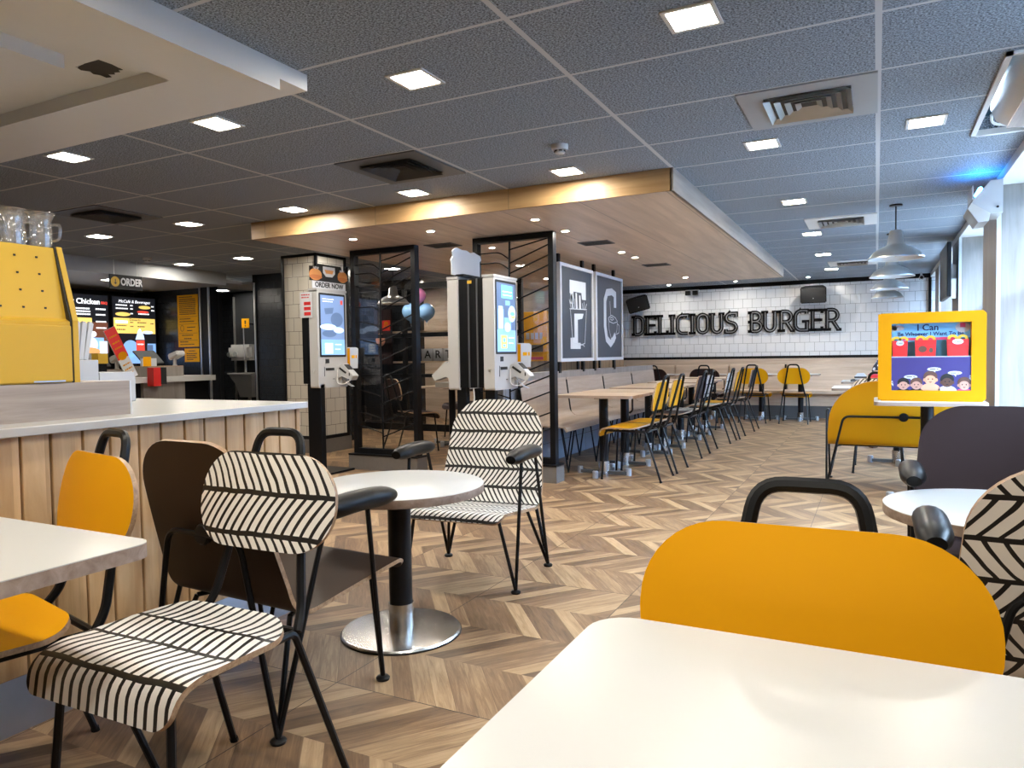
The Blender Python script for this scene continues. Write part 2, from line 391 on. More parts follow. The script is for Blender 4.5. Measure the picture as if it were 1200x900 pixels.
def text_mesh(s, size, ext=.0008, align='CENTER', bold=0, sx=1.0, shear=0):
    key = (s, size, ext, align, bold, sx)
    cu = bpy.data.curves.new('lettering', 'FONT'); cu.body = s; cu.size = size; cu.extrude = ext; cu.align_x = align; cu.align_y = 'CENTER'; cu.offset = bold; cu.shear = shear
    cu.resolution_u = 3
    o = bpy.data.objects.new('lettering', cu); C.objects.link(o); bpy.context.view_layer.update()
    me = bpy.data.meshes.new_from_object(o.evaluated_get(bpy.context.evaluated_depsgraph_get()))
    bpy.data.objects.remove(o); bpy.data.curves.remove(cu)
    if sx != 1:
        for v in me.vertices: v.co.x *= sx
    return me
FACE = {'-y': Matrix.Rotation(PI/2, 4, 'X'), '+x': Matrix.Rotation(PI/2, 4, 'Z') @ Matrix.Rotation(PI/2, 4, 'X'),
        '+y': Matrix.Rotation(PI, 4, 'Z') @ Matrix.Rotation(PI/2, 4, 'X')}
def text(s, size, mat, loc, face='-y', parent=None, name='lettering', **k):
    me = text_mesh(s, size, **k)
    me.transform(Matrix.Translation(Vector(loc)) @ FACE[face])
    return obj(name, me, mat, parent)
def lines_bm(face, x0, rows, plane_pos, lh, seed=1, th=.001):
    """rows of tiny printed text as short strokes: rows = [(a0, a1, z)]"""
    bm = BM(); rnd = random.Random(seed)
    for a0, a1, z in rows:
        a = a0
        while a < a1-.004:
            w = min(rnd.uniform(.012, .035), a1-a)
            if face == '-y': box(bm, a, a+w, plane_pos-th, plane_pos, z, z+lh)
            else: box(bm, plane_pos, plane_pos+th, a, a+w, z, z+lh)
            a += w+.007
    return bm

def shell(prof, W, t, r0, r1, nu=16, curve=0.0, taper=None, fine=.012, side=-1, u0=0.0):
    """bent plywood: profile [(y,z)] swept across x; corner radii r0/r1 at its two ends; faces mat 0, rim mat 1; UV in metres"""
    P = [Vector((0, y, z)) for y, z in prof]
    cum = [0]
    for a, b in zip(P, P[1:]): cum.append(cum[-1]+(b-a).length)
    Lt = cum[-1]
    ss = []
    k = 10
    for i in range(k): ss.append(r0*(1-math.cos(PI/2*i/k)))
    nmid = max(4, int((Lt-r0-r1)/fine))
    for i in range(nmid+1): ss.append(r0+(Lt-r0-r1)*i/nmid)
    for i in range(1, k+1): ss.append(Lt-r1+r1*math.sin(PI/2*i/k))
    ss = sorted({round(s, 6) for s in ss})
    def at(s):
        for i in range(len(P)-1):
            if s <= cum[i+1]+1e-9:
                f = (s-cum[i])/max(1e-9, cum[i+1]-cum[i]); return P[i].lerp(P[i+1], f)
        return P[-1].copy()
    bm = BM(); uvl = bm.loops.layers.uv.new('UVMap'); F, B = [], []
    for s in ss:
        p = at(s); tg = (at(min(Lt, s+.006))-at(max(0, s-.006))).normalized()
        n = Vector((0, tg.z, -tg.y))*side
        w = W
        if taper: w = W*taper(s/Lt)
        if s < r0: w = w-r0+math.sqrt(max(0, r0*r0-(r0-s)**2))
        if s > Lt-r1: w = w-r1+math.sqrt(max(0, r1*r1-(r1-(Lt-s))**2))
        fr, bk = [], []
        for i in range(nu+1):
            u = -1+2*i/nu; x = u*w
            q = p+Vector((x, 0, 0))+n*(curve*(x/W)**2)
            nn = (n-Vector((1, 0, 0))*(2*curve*x/W/W)).normalized()
            fr.append(bm.verts.new(q)); bk.append(bm.verts.new(q-nn*t))
        F.append((s, fr)); B.append((s, bk))
    def face(vs, uvs, mi):
        f = bm.faces.new(vs); f.material_index = mi; f.smooth = True
        for lp, uv in zip(f.loops, uvs): lp[uvl].uv = uv
    for j in range(len(ss)-1):
        for i in range(nu):
            for S in (F, B):
                vs = (S[j][1][i], S[j][1][i+1], S[j+1][1][i+1], S[j+1][1][i])
                uv = [(vv.co.x+u0, sv) for vv, sv in zip(vs, (ss[j], ss[j], ss[j+1], ss[j+1]))]
                face(vs, uv, 0)
        for i in (0, nu):
            face((F[j][1][i], F[j+1][1][i], B[j+1][1][i], B[j][1][i]), [(0, 0)]*4, 1)
    for j in (0, len(ss)-1):
        for i in range(nu): face((F[j][1][i], F[j][1][i+1], B[j][1][i+1], B[j][1][i]), [(0, 0)]*4, 1)
    return bm
# ================================================================= the room
XL, XR, YF, YB = -10.6, 1.12, -2.6, 13.3
struct('floor', boxes((XL-.2, XR+.2, YF-.2, YB+.2, -.1, 0)), 'floor', smooth=False)
# ceiling with an opening for the air conditioner tray
AX0, AX1, AY0, AY1 = .47, .76, 3.60, 4.90
struct('ceiling', boxes((XL-.2, AX0, YF-.2, YB+.2, HZ, HZ+.1), (AX1, XR+.2, YF-.2, YB+.2, HZ, HZ+.1), (AX0, AX1, YF-.2, AY0, HZ, HZ+.1), (AX0, AX1, AY1, YB+.2, HZ, HZ+.1)), 'ceil', smooth=False)
struct('trim_1', boxes((AX0-.06, AX1+.06, AY0-.06, AY1+.06, HZ+.33, HZ+.35), (AX0-.06, AX0-.04, AY0, AY1, HZ+.1, HZ+.33), (AX1+.04, AX1+.06, AY0, AY1, HZ+.1, HZ+.33), (AX0, AX1, AY0-.06, AY0-.04, HZ+.1, HZ+.33), (AX0, AX1, AY1+.04, AY1+.06, HZ+.1, HZ+.33)), 'teal', smooth=False)
struct('wall_back', boxes((XL-.2, XR+.2, YB, YB+.2, 0, HZ)), 'wtile', smooth=False)
struct('wall_left', boxes((XL-.2, XL, YF, YB, 0, HZ)), 'darkwall', smooth=False)
struct('trim_2', boxes((-9, .82, YB-.025, YB, .985, 1.03), (-9, .82, YB-.03, YB, 2.245, HZ)), 'black', smooth=False)
struct('trim_3', boxes((.735, .775, YB-.04, YB, 0, 2.25)), 'black', smooth=False)
# right side: projecting oak pillars with glazing between them; unseen near bays filled to cut daylight
PX = .76
pil = [(-1.81, -1.05), (.84, 1.60), (3.49, 4.25), (6.14, 6.90), (8.79, 9.55), (11.44, 12.20)]
struct('wall_right', boxes(*[(PX+.02, XR, a, b, 0, 2.25) for a, b in pil], (1.0, XR, 12.2, 12.7, .12, 2.25), (1.0, XR+.02, YF, YB, 0, .12), (1.0, XR+.02, YF, YB, 2.25, HZ), (1.0, XR+.02, YF, .84, .12, 2.25), (1.0, XR+.02, 1.6, 2.5, .12, 2.25), (1.0, XR+.02, 2.5, 3.49, .12, 1.2)), 'palewood', smooth=False)
for i, (a, b) in enumerate(pil):
    struct('trim_%d' % (10+i), boxes((PX, PX+.02, a-.012, a+.03, 0, 2.25), (PX+.005, PX+.02, a+.03, b, 0, 2.25)), ['alu'], smooth=False) if 0 else None
    bm = boxes((PX-.004, PX+.022, a-.004, a+.022, 0, 2.25)); struct('trim_%d' % (10+i), bm, 'alu', smooth=False)
    struct('trim_%d' % (20+i), boxes((PX, PX+.02, a+.022, b, 0, 2.25)), 'palewood', smooth=False)
struct('trim_4', boxes((PX, 1.0, YF, YB, 2.25, HZ)), 'white', smooth=False)
gaps = [(2.5, 3.49)]+[(pil[i][1], pil[i+1][0]) for i in range(2, 5)]+[(12.7, 13.28)]  # last window is added to bring blue daylight onto the tiled wall
for i, (a, b) in enumerate(gaps):
    f = .045
    bm = boxes((1.02, 1.07, a, a+f, .12, 2.25), (1.02, 1.07, b-f, b, .12, 2.25), (1.02, 1.07, a, b, .12, .12+f), (1.02, 1.07, a, b, 2.25-f, 2.25), (1.02, 1.07, a, b, 1.56, 1.60), (1.02, 1.07, a, b, .74, .78), (1.02, 1.07, (a+b)/2-.022, (a+b)/2+.022, .12, 2.25))
    w = struct('window_%d' % (i+1), bm, 'black', smooth=False)
    obj('pane', boxes((1.04, 1.045, a+f, b-f, .12+f, 2.25-f)), 'winglass', w, smooth=False)
# unseen front wall behind the camera, left solid to hold back daylight
struct('wall_front', boxes((XL-.2, XR+.2, YF-.2, YF, 0, HZ)), 'palewood', smooth=False)
struct('added_facade', boxes((6.0, 6.3, -30, 40, -.12, 4.2)), 'sky_block', smooth=False)  # facade added outside to block low sky and dim the window bays
struct('ground', boxes((1.4, 40, -40, 40, -.16, -.12), (-40, 1.4, -40, YF-.3, -.16, -.12)), 'ground', smooth=False)

# tiled column with black corner bars and stone foot
bm = boxes((-6.25, -5.75, 6.42, 6.92, .16, HZ)); col_ = struct('column', bm, 'ctile', smooth=False)
bm = boxes((-5.76, -5.735, 6.405, 6.435, .16, HZ), (-6.265, -6.235, 6.405, 6.435, .16, HZ), (-5.76, -5.735, 6.9, 6.935, .16, HZ), (-6.265, -5.735, 6.405, 6.935, .16, .20), (-6.265, -5.735, 6.405, 6.935, HZ-.03, HZ)); o = obj('corner_bar', bm, 'black', col_, smooth=False)
obj('plinth', boxes((-6.28, -5.72, 6.39, 6.95, 0, .16)), 'plinth', col_, smooth=False)

# lowered oak canopy over the middle of the room
sx0, sx1, sy0, sy1, sz = -4.95, -1.20, 4.735, 11.0, 2.165
so = thing('ceiling_canopy', 'large lowered oak ceiling canopy hanging over the ordering screens and the bench', 'ceiling panel')
obj('underside', boxes((sx0, sx1, sy0, sy1, sz, sz+.02)), 'soffit', so, smooth=False)
obj('fascia', boxes((sx0, sx1, sy0-.012, sy0+.01, sz, HZ)), 'soffit_face', so, smooth=False)
obj('fascia', boxes((sx1-.01, sx1+.012, sy0-.012, sy1, sz, HZ)), 'sidefascia', so, smooth=False)
obj('fascia', boxes((sx0-.012, sx0+.01, sy0-.012, sy1, sz, HZ)), 'soffit_face', so, smooth=False)
obj('fascia', boxes((sx0, sx1, sy1-.01, sy1+.012, sz, HZ)), 'greydark', so, smooth=False)

# white dropped bulkhead over the drinks counter, with its stepped tray and a torn hole
bx1, by1, bz = -2.18, 2.41, 2.245
bu = thing('ceiling_bulkhead', 'white dropped ceiling box with stepped tray above the slatted counter', 'ceiling panel')
rx0, rx1, ry0, ry1 = -6.2, -2.585, -1.6, 2.05
lo = bz-.045
bm = boxes((rx1, bx1-.10, YF+.05, by1, bz, HZ), (-7, rx0, YF+.05, by1, bz, HZ), (rx0, rx1, ry1, by1, bz, HZ), (rx0, rx1, YF+.05, ry0, bz, HZ), (bx1-.10, bx1, 2.25, by1, bz, HZ))
prism(bm, [(bx1, lo), (bx1, HZ), (bx1-.10, HZ), (bx1-.10, bz)], YF+.05, 2.25, 'xz')
obj('casing', bm, 'white', bu, smooth=False)
# tray ceiling in two levels round the torn hole
hx0, hx1, hy0, hy1 = -2.925, -2.78, 1.875, 1.985
t0 = HZ-.008
bm = boxes((rx0, hx0, ry0, ry1, t0, HZ-.002), (hx1, rx1, ry0, ry1, t0, HZ-.002), (hx0, hx1, ry0, hy0, t0, HZ-.002), (hx0, hx1, hy1, ry1, t0, HZ-.002))
obj('tray', bm, 'white', bu, smooth=False)
obj('inner_panel', boxes((-5.8, -2.846, -1.2, 1.781, 2.25, HZ-.002)), 'white', bu, smooth=False)
pts = [(-2.925, 1.885), (-2.86, 1.872), (-2.775, 1.875), (-2.772, 1.93), (-2.785, 1.985), (-2.80, 1.975), (-2.815, 1.995), (-2.84, 1.985), (-2.855, 2.0), (-2.88, 1.985), (-2.895, 2.012), (-2.92, 2.005), (-2.915, 1.975), (-2.93, 1.955), (-2.915, 1.93), (-2.935, 1.905)]
obj('torn_hole', prisms((pts, t0-.0015, t0+.001, 'xy')), 'ink', bu, smooth=False)

# ---------------------------------------------------------------- ceiling fittings
used = {}
pl = thing('ceiling_light', '', 'ceiling light')
obj('frame', boxes((-.095, .095, -.095, -.078, -.006, 0), (-.095, .095, .078, .095, -.006, 0), (-.095, -.078, -.078, .078, -.006, 0), (.078, .095, -.078, .078, -.006, 0)), 'white', pl, smooth=False)
obj('diffuser', boxes((-.078, .078, -.078, .078, -.004, -.001)), 'lamp', pl, smooth=False)
rowname = {2.67: 'nearest row', 4.47: 'second row', 6.29: 'third row', 8.09: 'fourth row', 9.88: 'fifth row', 11.70: 'sixth row'}
LT = [(-.6, 2.67), (-1.8, 2.67), (-3.02, 2.67), (-4.26, 2.67), (.23, 4.47), (-.6, 4.47), (-1.83, 4.47), (-3.05, 4.47), (-4.22, 4.47), (-5.45, 4.47), (-6.7, 4.47),
      (-.6, 6.29), (-6.75, 6.29), (-7.78, 6.29), (-.6, 8.09), (-8.05, 8.15), (-6.7, 8.09), (-.6, 9.88), (-.6, 11.7), (-6.0, 9.88), (-4.7, 9.88), (-7.2, 9.88), (-5.9, 8.1), (-5.45, 6.29)]
LBL = {(-.6, 2.67): 'lit square ceiling light at the top right, largest and nearest of all', (-1.8, 2.67): 'lit square ceiling light just right of the white bulkhead corner', (-3.02, 2.67): 'lit square ceiling light just beyond the far edge of the white bulkhead',
       (-4.26, 2.67): 'lit square ceiling light beyond the white bulkhead, above the glass mugs', (.23, 4.47): 'lit square ceiling light beside the window wall, nearest the insect trap', (-.6, 4.47): 'lit square ceiling light just behind the large air vent on the right',
       (-1.83, 4.47): 'lit square ceiling light by the oak canopy edge, under the smoke detector', (-3.05, 4.47): 'lit square ceiling light by the oak canopy edge beside the dark air vent', (-4.22, 4.47): 'lit square ceiling light close to the left end of the oak canopy fascia',
       (-5.45, 4.47): 'lit square ceiling light left of the oak canopy, right of the coloured vent', (-6.7, 4.47): 'lit square ceiling light left of the oak canopy, under the coloured vent', (-.6, 6.29): 'lit square ceiling light in the right aisle, in front of the second white vent',
       (-6.75, 6.29): 'lit square ceiling light beside the tiled column near the kitchen beam', (-7.78, 6.29): 'lit square ceiling light right in front of the kitchen beam', (-.6, 8.09): 'lit square ceiling light in the right aisle, just behind the second white vent',
       (-8.05, 8.15): 'lit square ceiling light in the dark corner beyond the kitchen beam', (-6.7, 8.09): 'lit square ceiling light hidden behind the tiled column', (-.6, 9.88): 'small lit ceiling light far down the right aisle, last but one',
       (-.6, 11.7): 'smallest lit ceiling light in the right aisle, nearest the tiled wall', (-6.0, 9.88): 'lit square ceiling light over the party corner behind the glass screens'}
LBL.update({(-5.45, 6.29): 'added lit square ceiling light tucked between the tiled column and the canopy', (-4.7, 9.88): 'added lit square ceiling light of the party corner nearest the orange poster', (-7.2, 9.88): 'added lit square ceiling light of the party corner farthest from the bench', (-5.9, 8.1): 'added lit square ceiling light of the party corner just behind the first glass screen'})  # these four lamps are added to brighten the party corner
LT += [(-.6, .87), (-1.8, .87), (-.6, -.93), (-1.8, -.93), (.23, .87), (.23, -.93)]
for x, y in LT[-6:]: LBL[(x, y)] = 'lit square ceiling light of the rows behind the camera'
for x, y in LT: place(pl, used, (x, y, HZ), 0, LBL[(x, y)], 'square ceiling lights')

for x, y, z, l in ((-9.1, 6.2, 2.19, 'lit square light in the kitchen ceiling above the drinks menu screen'), (-9.1, 4.4, 2.19, 'lit square light in the kitchen ceiling hidden behind the yellow machine'), (-9.3, 8.2, 2.21, 'lit square light above the hand dryer in the washroom recess')): place(pl, used, (x, y, z), 0, l, 'square ceiling lights')
def vent(x0, x1, y0, y1, label, mats=('grey', 'alu', 'ink'), inner=.3):
    t = thing('ceiling_vent', label, 'air vent', ((x0+x1)/2, (y0+y1)/2, HZ), 0, 'ceiling air vents')
    a, b = (x1-x0)/2, (y1-y0)/2; i = inner*min(a, b)/.3*.64
    bm = boxes((-a, a, -b, -i, -.008, 0), (-a, a, i, b, -.008, 0), (-a, -i, -i, i, -.008, 0), (i, a, -i, i, -.008, 0)); obj('face_plate', bm, mats[0], t, smooth=False)
    obj('duct', boxes((-i, i, -i, i, -.0015, -.0005)), mats[2], t, smooth=False)
    for k in range(4):
        s = i*(1-.23*k); q = s-i*.13; z0, z1 = -.012, -.036+.004*k
        bm = BM()
        for (c1, c2) in (((-1, -1), (1, -1)), ((1, -1), (1, 1)), ((1, 1), (-1, 1)), ((-1, 1), (-1, -1))):
            vs = [bm.verts.new(v) for v in ((c1[0]*q, c1[1]*q, -.003), (c2[0]*q, c2[1]*q, -.003), (c2[0]*s, c2[1]*s, z1+.012), (c1[0]*s, c1[1]*s, z1+.012))]; bm.faces.new(vs)
        bmesh.ops.solidify(bm, geom=bm.faces[:], thickness=.002)
        obj('louvre', bm, mats[1], t, smooth=False)
    return t
vent(-.6, 0, 3.56, 4.16, 'grey square air vent nearest the camera on the right, with bright louvres')
vent(-.6, 0, 7.17, 7.77, 'pale square air vent halfway down the right aisle', ('white', 'alu', 'ink'))
vent(-.6, 0, 10.76, 11.36, 'far pale air vent near the tiled wall, above the pendants', ('white', 'alu', 'ink'))
vent(-3.02, -2.42, 3.56, 4.16, 'dark grey square air vent in front of the oak canopy', ('greydark', 'greydark', 'ink'))
vent(-5.98, -5.38, 3.56, 4.16, 'dark air vent on the left catching violet and yellow light at its edges', ('greydark', 'greydark', 'ink'))
def detector(x, y, label):
    t = thing('smoke_detector', label, 'smoke detector', (x, y, HZ), 0, 'smoke detectors')
    obj('housing', lathed([(0, 0), (.05, 0), (.05, -.022), (.044, -.03), (.036, -.03)], 28), 'whitegloss', t)
    obj('sensor_cap', lathed([(.030, -.028), (.030, -.046), (.022, -.052), (0, -.052)], 24), 'whitegloss', t)
    bm = BM()
    for k in range(6):
        a = PI/3*k; tube(bm, [(.031*math.cos(a-.3), .031*math.sin(a-.3), -.036), (.031*math.cos(a+.3), .031*math.sin(a+.3), -.036)], .004, 6)
    obj('sensor_slot', bm, 'ink', t)
detector(-1.64, 3.90, 'round white smoke detector in front of the oak canopy'); detector(-7.64, 5.67, 'round white smoke detector beside the kitchen beam')
ps = thing('spotlight', '', 'ceiling spotlight')
obj('ring', lathed([(.028, 0), (.045, 0), (.045, -.004), (.03, -.006), (.028, 0)], 24), 'alu', ps); obj('lamp', lathed([(0, -.002), (.028, -.002), (.028, -.0035), (0, -.0035)], 20), 'spot', ps)
SP = [(-4.18, 5.16), (-3.37, 5.18), (-2.39, 5.17), (-2.39, 5.78), (-2.38, 7.28), (-2.38, 7.75), (-2.4, 10.19), (-3.9, 6.7), (-4.1, 9.2)]
SPL = ['small round spotlight at the left end of the oak canopy above the first ordering screen', 'small round spotlight under the oak canopy between the two glass screens', 'small round spotlight under the oak canopy at the corner of the second glass screen', 'small round spotlight under the oak canopy just right of the second glass screen',
       'small round spotlight above the coffee cup picture, first of a close pair', 'small round spotlight above the coffee cup picture, second of a close pair', 'small round spotlight at the far end of the oak canopy by the tiled wall', 'small round spotlight behind the white sign on the second ordering screen', 'small round spotlight deep under the canopy above the party corner']
for (x, y), l in zip(SP, SPL): place(ps, used, (x, y, sz), 0, l, 'canopy spotlights')
for x, l in ((-3.3, 'small round spotlight in the ceiling strip before the tiled wall, above the letters DEL'), (-2.15, 'small round spotlight in the ceiling strip before the tiled wall, between the two words'), (-1.0, 'small round spotlight in the ceiling strip before the tiled wall, above the letters GER')): place(ps, used, (x, 12.75, HZ), 0, l, 'canopy spotlights')
for x, y, l in ((-2.39, 6.55, 'small dark grille in the oak canopy above the fries picture'), (-2.36, 8.55, 'small dark grille in the oak canopy above the bench tables'), (-3.7, 5.9, 'small dark grille in the oak canopy behind the second glass screen')):
    t = thing('air_grille', l, 'air vent', (x, y, sz)); bm = boxes((-.15, .15, -.11, -.095, -.006, 0), (-.15, .15, .095, .11, -.006, 0), (-.15, -.135, -.095, .095, -.006, 0), (.135, .15, -.095, .095, -.006, 0)); obj('frame', bm, 'greydark', t, smooth=False)
    obj('grille', boxes(*[(-.135, .135, -.09+.02*k, -.078+.02*k, -.004, -.001) for k in range(9)]), 'ink', t, smooth=False)

# pendant lamps over the window tables
pp = thing('pendant_lamp', '', 'pendant lamp')
obj('canopy_plate', lathed([(0, 0), (.05, 0), (.05, -.012), (0, -.014)], 20), 'black', pp); obj('cord', tubes(([(0, 0, -.01), (0, 0, -.215)], .005)), 'black', pp)
obj('lamp_shade', lathed([(0, -.21), (.04, -.212), (.048, -.225), (.066, -.325), (.073, -.335), (.085, -.342), (.130, -.362), (.172, -.392), (.192, -.418), (.197, -.428), (.213, -.440), (.215, -.450), (.205, -.446), (.185, -.425), (.12, -.37), (.06, -.345), (0, -.34)], 40), 'alu', pp)
obj('shade_lining', lathed([(.203, -.4455), (.183, -.4265), (.119, -.372), (.06, -.348)], 40), 'pwhite', pp)
obj('bulb', lathed([(0, -.345), (.03, -.36), (.045, -.39), (.03, -.42), (0, -.43)], 16), 'whitegloss', pp)
for y, l in ((6.88, 'silver dome pendant lamp nearest the camera, hanging above the yellow sofa'), (8.55, 'silver dome pendant lamp second in the row over the window tables'), (10.25, 'silver dome pendant lamp third in the row, partly behind the nearer shades'), (11.9, 'silver dome pendant lamp farthest away, nearest the tiled wall')):
    place(pp, used, (.14, y, HZ), 0, l, 'silver pendant lamps')

# air conditioner in the ceiling tray
ac = thing('air_conditioner', 'white rounded air conditioner sunk in a teal ceiling tray by the windows', 'air conditioner', (.62, 4.2, HZ))
obj('frame', boxes((-.15, -.125, -.6, .7, -.012, .02), (-.15, .14, .672, .7, -.012, .02), (-.15, .14, -.6, -.575, -.012, .02)), 'white', ac, smooth=False)
bm = BM(); prof = [(-.04, .20), (-.085, .14), (-.085, .05), (-.06, -.01), (0, -.05), (.06, -.06), (.12, -.04), (.135, .02), (.135, .20)]; prism(bm, prof, -.55, .42, 'xz')
obj('casing', bm, 'whitegloss', ac, ang=50)
obj('flap', boxes((-.02, .10, -.5, .37, -.066, -.058)), 'blockwood', ac, smooth=False)
obj('badge', boxes((-.055, -.02, .422, .426, 0, .03), (.03, .05, .422, .426, .0, .02)), 'ink', ac, smooth=False)
obj('cable', tubes((fillet([(-.08, .43, .03), (-.07, .5, -.0), (.04, .55, -.01), (.125, .56, .0)], .1), .007)), 'white', ac)

# insect trap lamp on the pillar
it = thing('insect_trap', 'white wedge-shaped insect lamp glowing blue, fixed to the near pillar corner', 'insect lamp', (.70, 5.98, 2.11))
bm = BM(); prism(bm, [(-.02, .12), (.05, .12), (.05, -.10), (-.02, -.10), (-.13, -.03), (-.12, .0)], -.16, .14, 'xz'); obj('housing', bm, 'whitegloss', it, smooth=False)
obj('front_tray', prisms(([(-.13, -.02), (-.02, -.10), (-.03, -.15), (-.09, -.155), (-.15, -.06)], -.165, .145, 'xz')), 'alu', it, smooth=False)
obj('screw', lathed([(0, 0), (.008, 0), (.008, -.006), (0, -.006)], 12, c=(.02, -.06-.1, -.06), axis='y'), 'ink', it)
MAT['uv'] = emit('uv_tube', (.03, .32, 1.0), 55)
obj('visor', boxes((-.125, -.118, -.16, .14, 0, .095)), 'whitegloss', it, smooth=False)
obj('uv_tube', tubes(([(-.075, -.13, .075), (-.075, .11, .075)], .013)), 'uv', it)

# television, camera and wall speakers
tv = thing('television', 'flat black television on a bracket on the far oak pillar', 'television', (.66, 9.1, 1.92))
obj('casing', boxes((-.02, .02, -.46, .46, -.28, .28), bev=.006), 'black', tv, smooth=False); obj('screen', boxes((-.0225, -.0205, -.44, .44, -.26, .26)), 'ink', tv, smooth=False)
obj('bracket', boxes((.02, .095, -.1, .1, -.08, .08)), 'alu', tv, smooth=False); obj('cable_clip', boxes((.02, .06, -.46, -.40, -.30, -.10)), 'alu', tv, smooth=False)
cm = thing('security_camera', 'white security camera under the ceiling at the right end of the tiled wall', 'camera', (.62, 13.0, 2.22))
obj('body', lathed([(0, -.10), (.035, -.10), (.035, .04), (0, .045)], 16, axis='y'), 'whitegloss', cm); obj('lens', lathed([(0, -.105), (.024, -.105), (.024, -.1), (0, -.1)], 14, axis='y'), 'ink', cm); obj('bracket', boxes((-.015, .015, .0, .03, .03, .093)), 'whitegloss', cm, smooth=False)
def speaker(x, z, ry, rz, label):
    t = thing('wall_speaker', label, 'speaker', (x, 13.06, z), rz, 'wall speakers'); t.rotation_euler = (rad(12), ry, rz)
    bm = BM(); prism(bm, [(-.205, -.10), (.205, -.10), (.15, .10), (-.15, .10)], -.135, .135, 'xy'); bmesh.ops.bevel(bm, geom=bm.edges[:], offset=.015, segments=2, affect='EDGES'); obj('cabinet', bm, 'black', t, smooth=False)
    obj('grille', boxes((-.185, .185, -.106, -.1, -.118, .118)), 'ink', t, smooth=False); obj('badge', boxes((-.008, .008, -.109, -.106, -.06, -.045)), 'alu', t, smooth=False); obj('bracket', boxes((-.03, .03, .1, .2, -.03, .03)), 'black', t, smooth=False)
speaker(-3.95, 2.03, rad(-14), rad(8), 'black wall speaker tilted above the letter D at the left of the sign'); speaker(-.94, 2.05, 0, 0, 'black wall speaker fixed level above the end of the burger sign')
em = thing('emergency_light', 'small twin black emergency lamp high on the tiled wall under the canopy', 'lamp', (-3.0, 13.2, 2.2))
obj('mount', boxes((-.12, .12, .05, .1, .01, .05)), 'white', em, smooth=False)
for s in (-.065, .065): obj('lamp_head', boxes((s-.045, s+.045, -.03, .05, -.05, .03), bev=.008), 'black', em, smooth=False)
# ================================================================= seating
def arc_profile(pts, r): return [(p.x, p.y) for p in fillet([(a, b, 0) for a, b in pts], r, 8)]
def make_chair(colour, face, base_label):
    """plywood dining chair: local front is -y"""
    t = thing('dining_chair', base_label, 'chair'); sface = 'str_seat' if face == 'str_chair' else face
    prof = arc_profile([(.165, .464), (.10, .447), (-.14, .452), (-.187, .437), (-.21, .378)], [0, .07, .05, .04, 0])
    obj('seat', shell(prof, .228, .014, .12, .045, 16, 0, side=-1), [sface, 'ply'], t)
    pb = arc_profile([(.245, .605), (.268, .73), (.293, .852)], .1)
    obj('backrest', shell(pb, .232, .014, .115, .125, 22, .022, side=1, fine=.01), [face, 'ply'], t)
    r = .0095
    loop = [(-.165, .205, .425), (-.15, .238, .47), (-.070, .340, .903), (.070, .340, .903), (.15, .238, .47), (.165, .205, .425)]
    obj('back_loop', tubes((fillet(loop, [0, .03, .04, .04, .03, 0]), r*1.25)), 'black', t)
    bm = tubes(([(-.165, .205, .425), (.165, .205, .425)], r), ([(-.172, -.16, .43), (-.165, .19, .425)], r), ([(.172, -.16, .43), (.165, .19, .425)], r), ([(-.172, -.16, .43), (.172, -.16, .43)], r))
    obj('seat_frame', bm, 'black', t)
    for s in (-1, 1):
        obj('leg', tubes((fillet([(s*.165, .0, .428), (s*.168, .19, .428), (s*.205, .335, .006)], .02), r), ([(s*.204, .333, .012), (s*.2055, .337, 0)], r*1.25)), 'black', t)
        obj('leg', tubes((fillet([(s*.170, -.05, .430), (s*.172, -.165, .43), (s*.20, -.195, .006)], .03), r), ([(s*.1995, -.1945, .012), (s*.2, -.195, 0)], r*1.25)), 'black', t)
    return t
ch_o = make_chair('orange', 'orange', ''); ch_d = make_chair('dark', 'plum', ''); ch_s = make_chair('striped', 'str_chair', '')
used = {}
G1 = None
def chair(p, x, y, deg, label, group=None): return place(p, used, (x, y, 0), rad(deg), label, group)
chair(ch_o, -.078, .795, 2, 'large orange dining chair in front, facing the camera across the cream table', 'dining chairs')
chair(ch_o, -1.945, .945, -12, 'orange dining chair at the left, between the cream table and the slatted counter', 'dining chairs')
chair(ch_s, -1.44, 1.12, 1, 'striped leaf-pattern dining chair in front, with black tube loop and curved seat', 'dining chairs')
chair(ch_o, -1.965, 6.20, -90, 'orange-backed dining chair nearest the camera along the bench tables', 'dining chairs')
chair(ch_o, -1.955, 6.72, -90, 'orange-backed dining chair second in the row along the bench tables', 'dining chairs')
chair(ch_d, -1.955, 7.76, -90, 'dark plum dining chair in the bench row, between an orange and a striped one', 'dining chairs')
chair(ch_s, -1.96, 8.20, -90, 'striped dining chair in the bench row, just behind the nearer plum one', 'dining chairs')
chair(ch_s, -1.90, 9.10, -90, 'striped dining chair in the bench row after the gap, half hidden', 'dining chairs')
chair(ch_o, -1.87, 9.60, -90, 'orange-backed dining chair in the bench row behind the second striped one', 'dining chairs')
chair(ch_d, -1.84, 10.6, -90, 'dark plum dining chair at the far end of the bench row', 'dining chairs')
chair(ch_o, -1.72, 11.96, 180, 'orange dining chair at the back wall, left of the two, back to the camera', 'dining chairs')
chair(ch_o, -1.12, 11.96, 180, 'orange dining chair at the back wall, right of the two, back to the camera', 'dining chairs')
chair(ch_d, -3.22, 11.75, 178, 'dark oval-backed chair at the back wall tables on the left', 'dining chairs')
chair(ch_d, -2.42, 11.75, 182, 'dark oval-backed chair at the back wall behind the row of striped chairs', 'dining chairs')
# the party corner beyond the glass screens
chair(ch_d, -4.85, 7.05, 150, 'dark chair seen through the first glass screen, under the oak table', 'dining chairs')
chair(ch_d, -5.1, 8.6, 0, 'dark chair in the party corner behind the oak table', 'dining chairs')

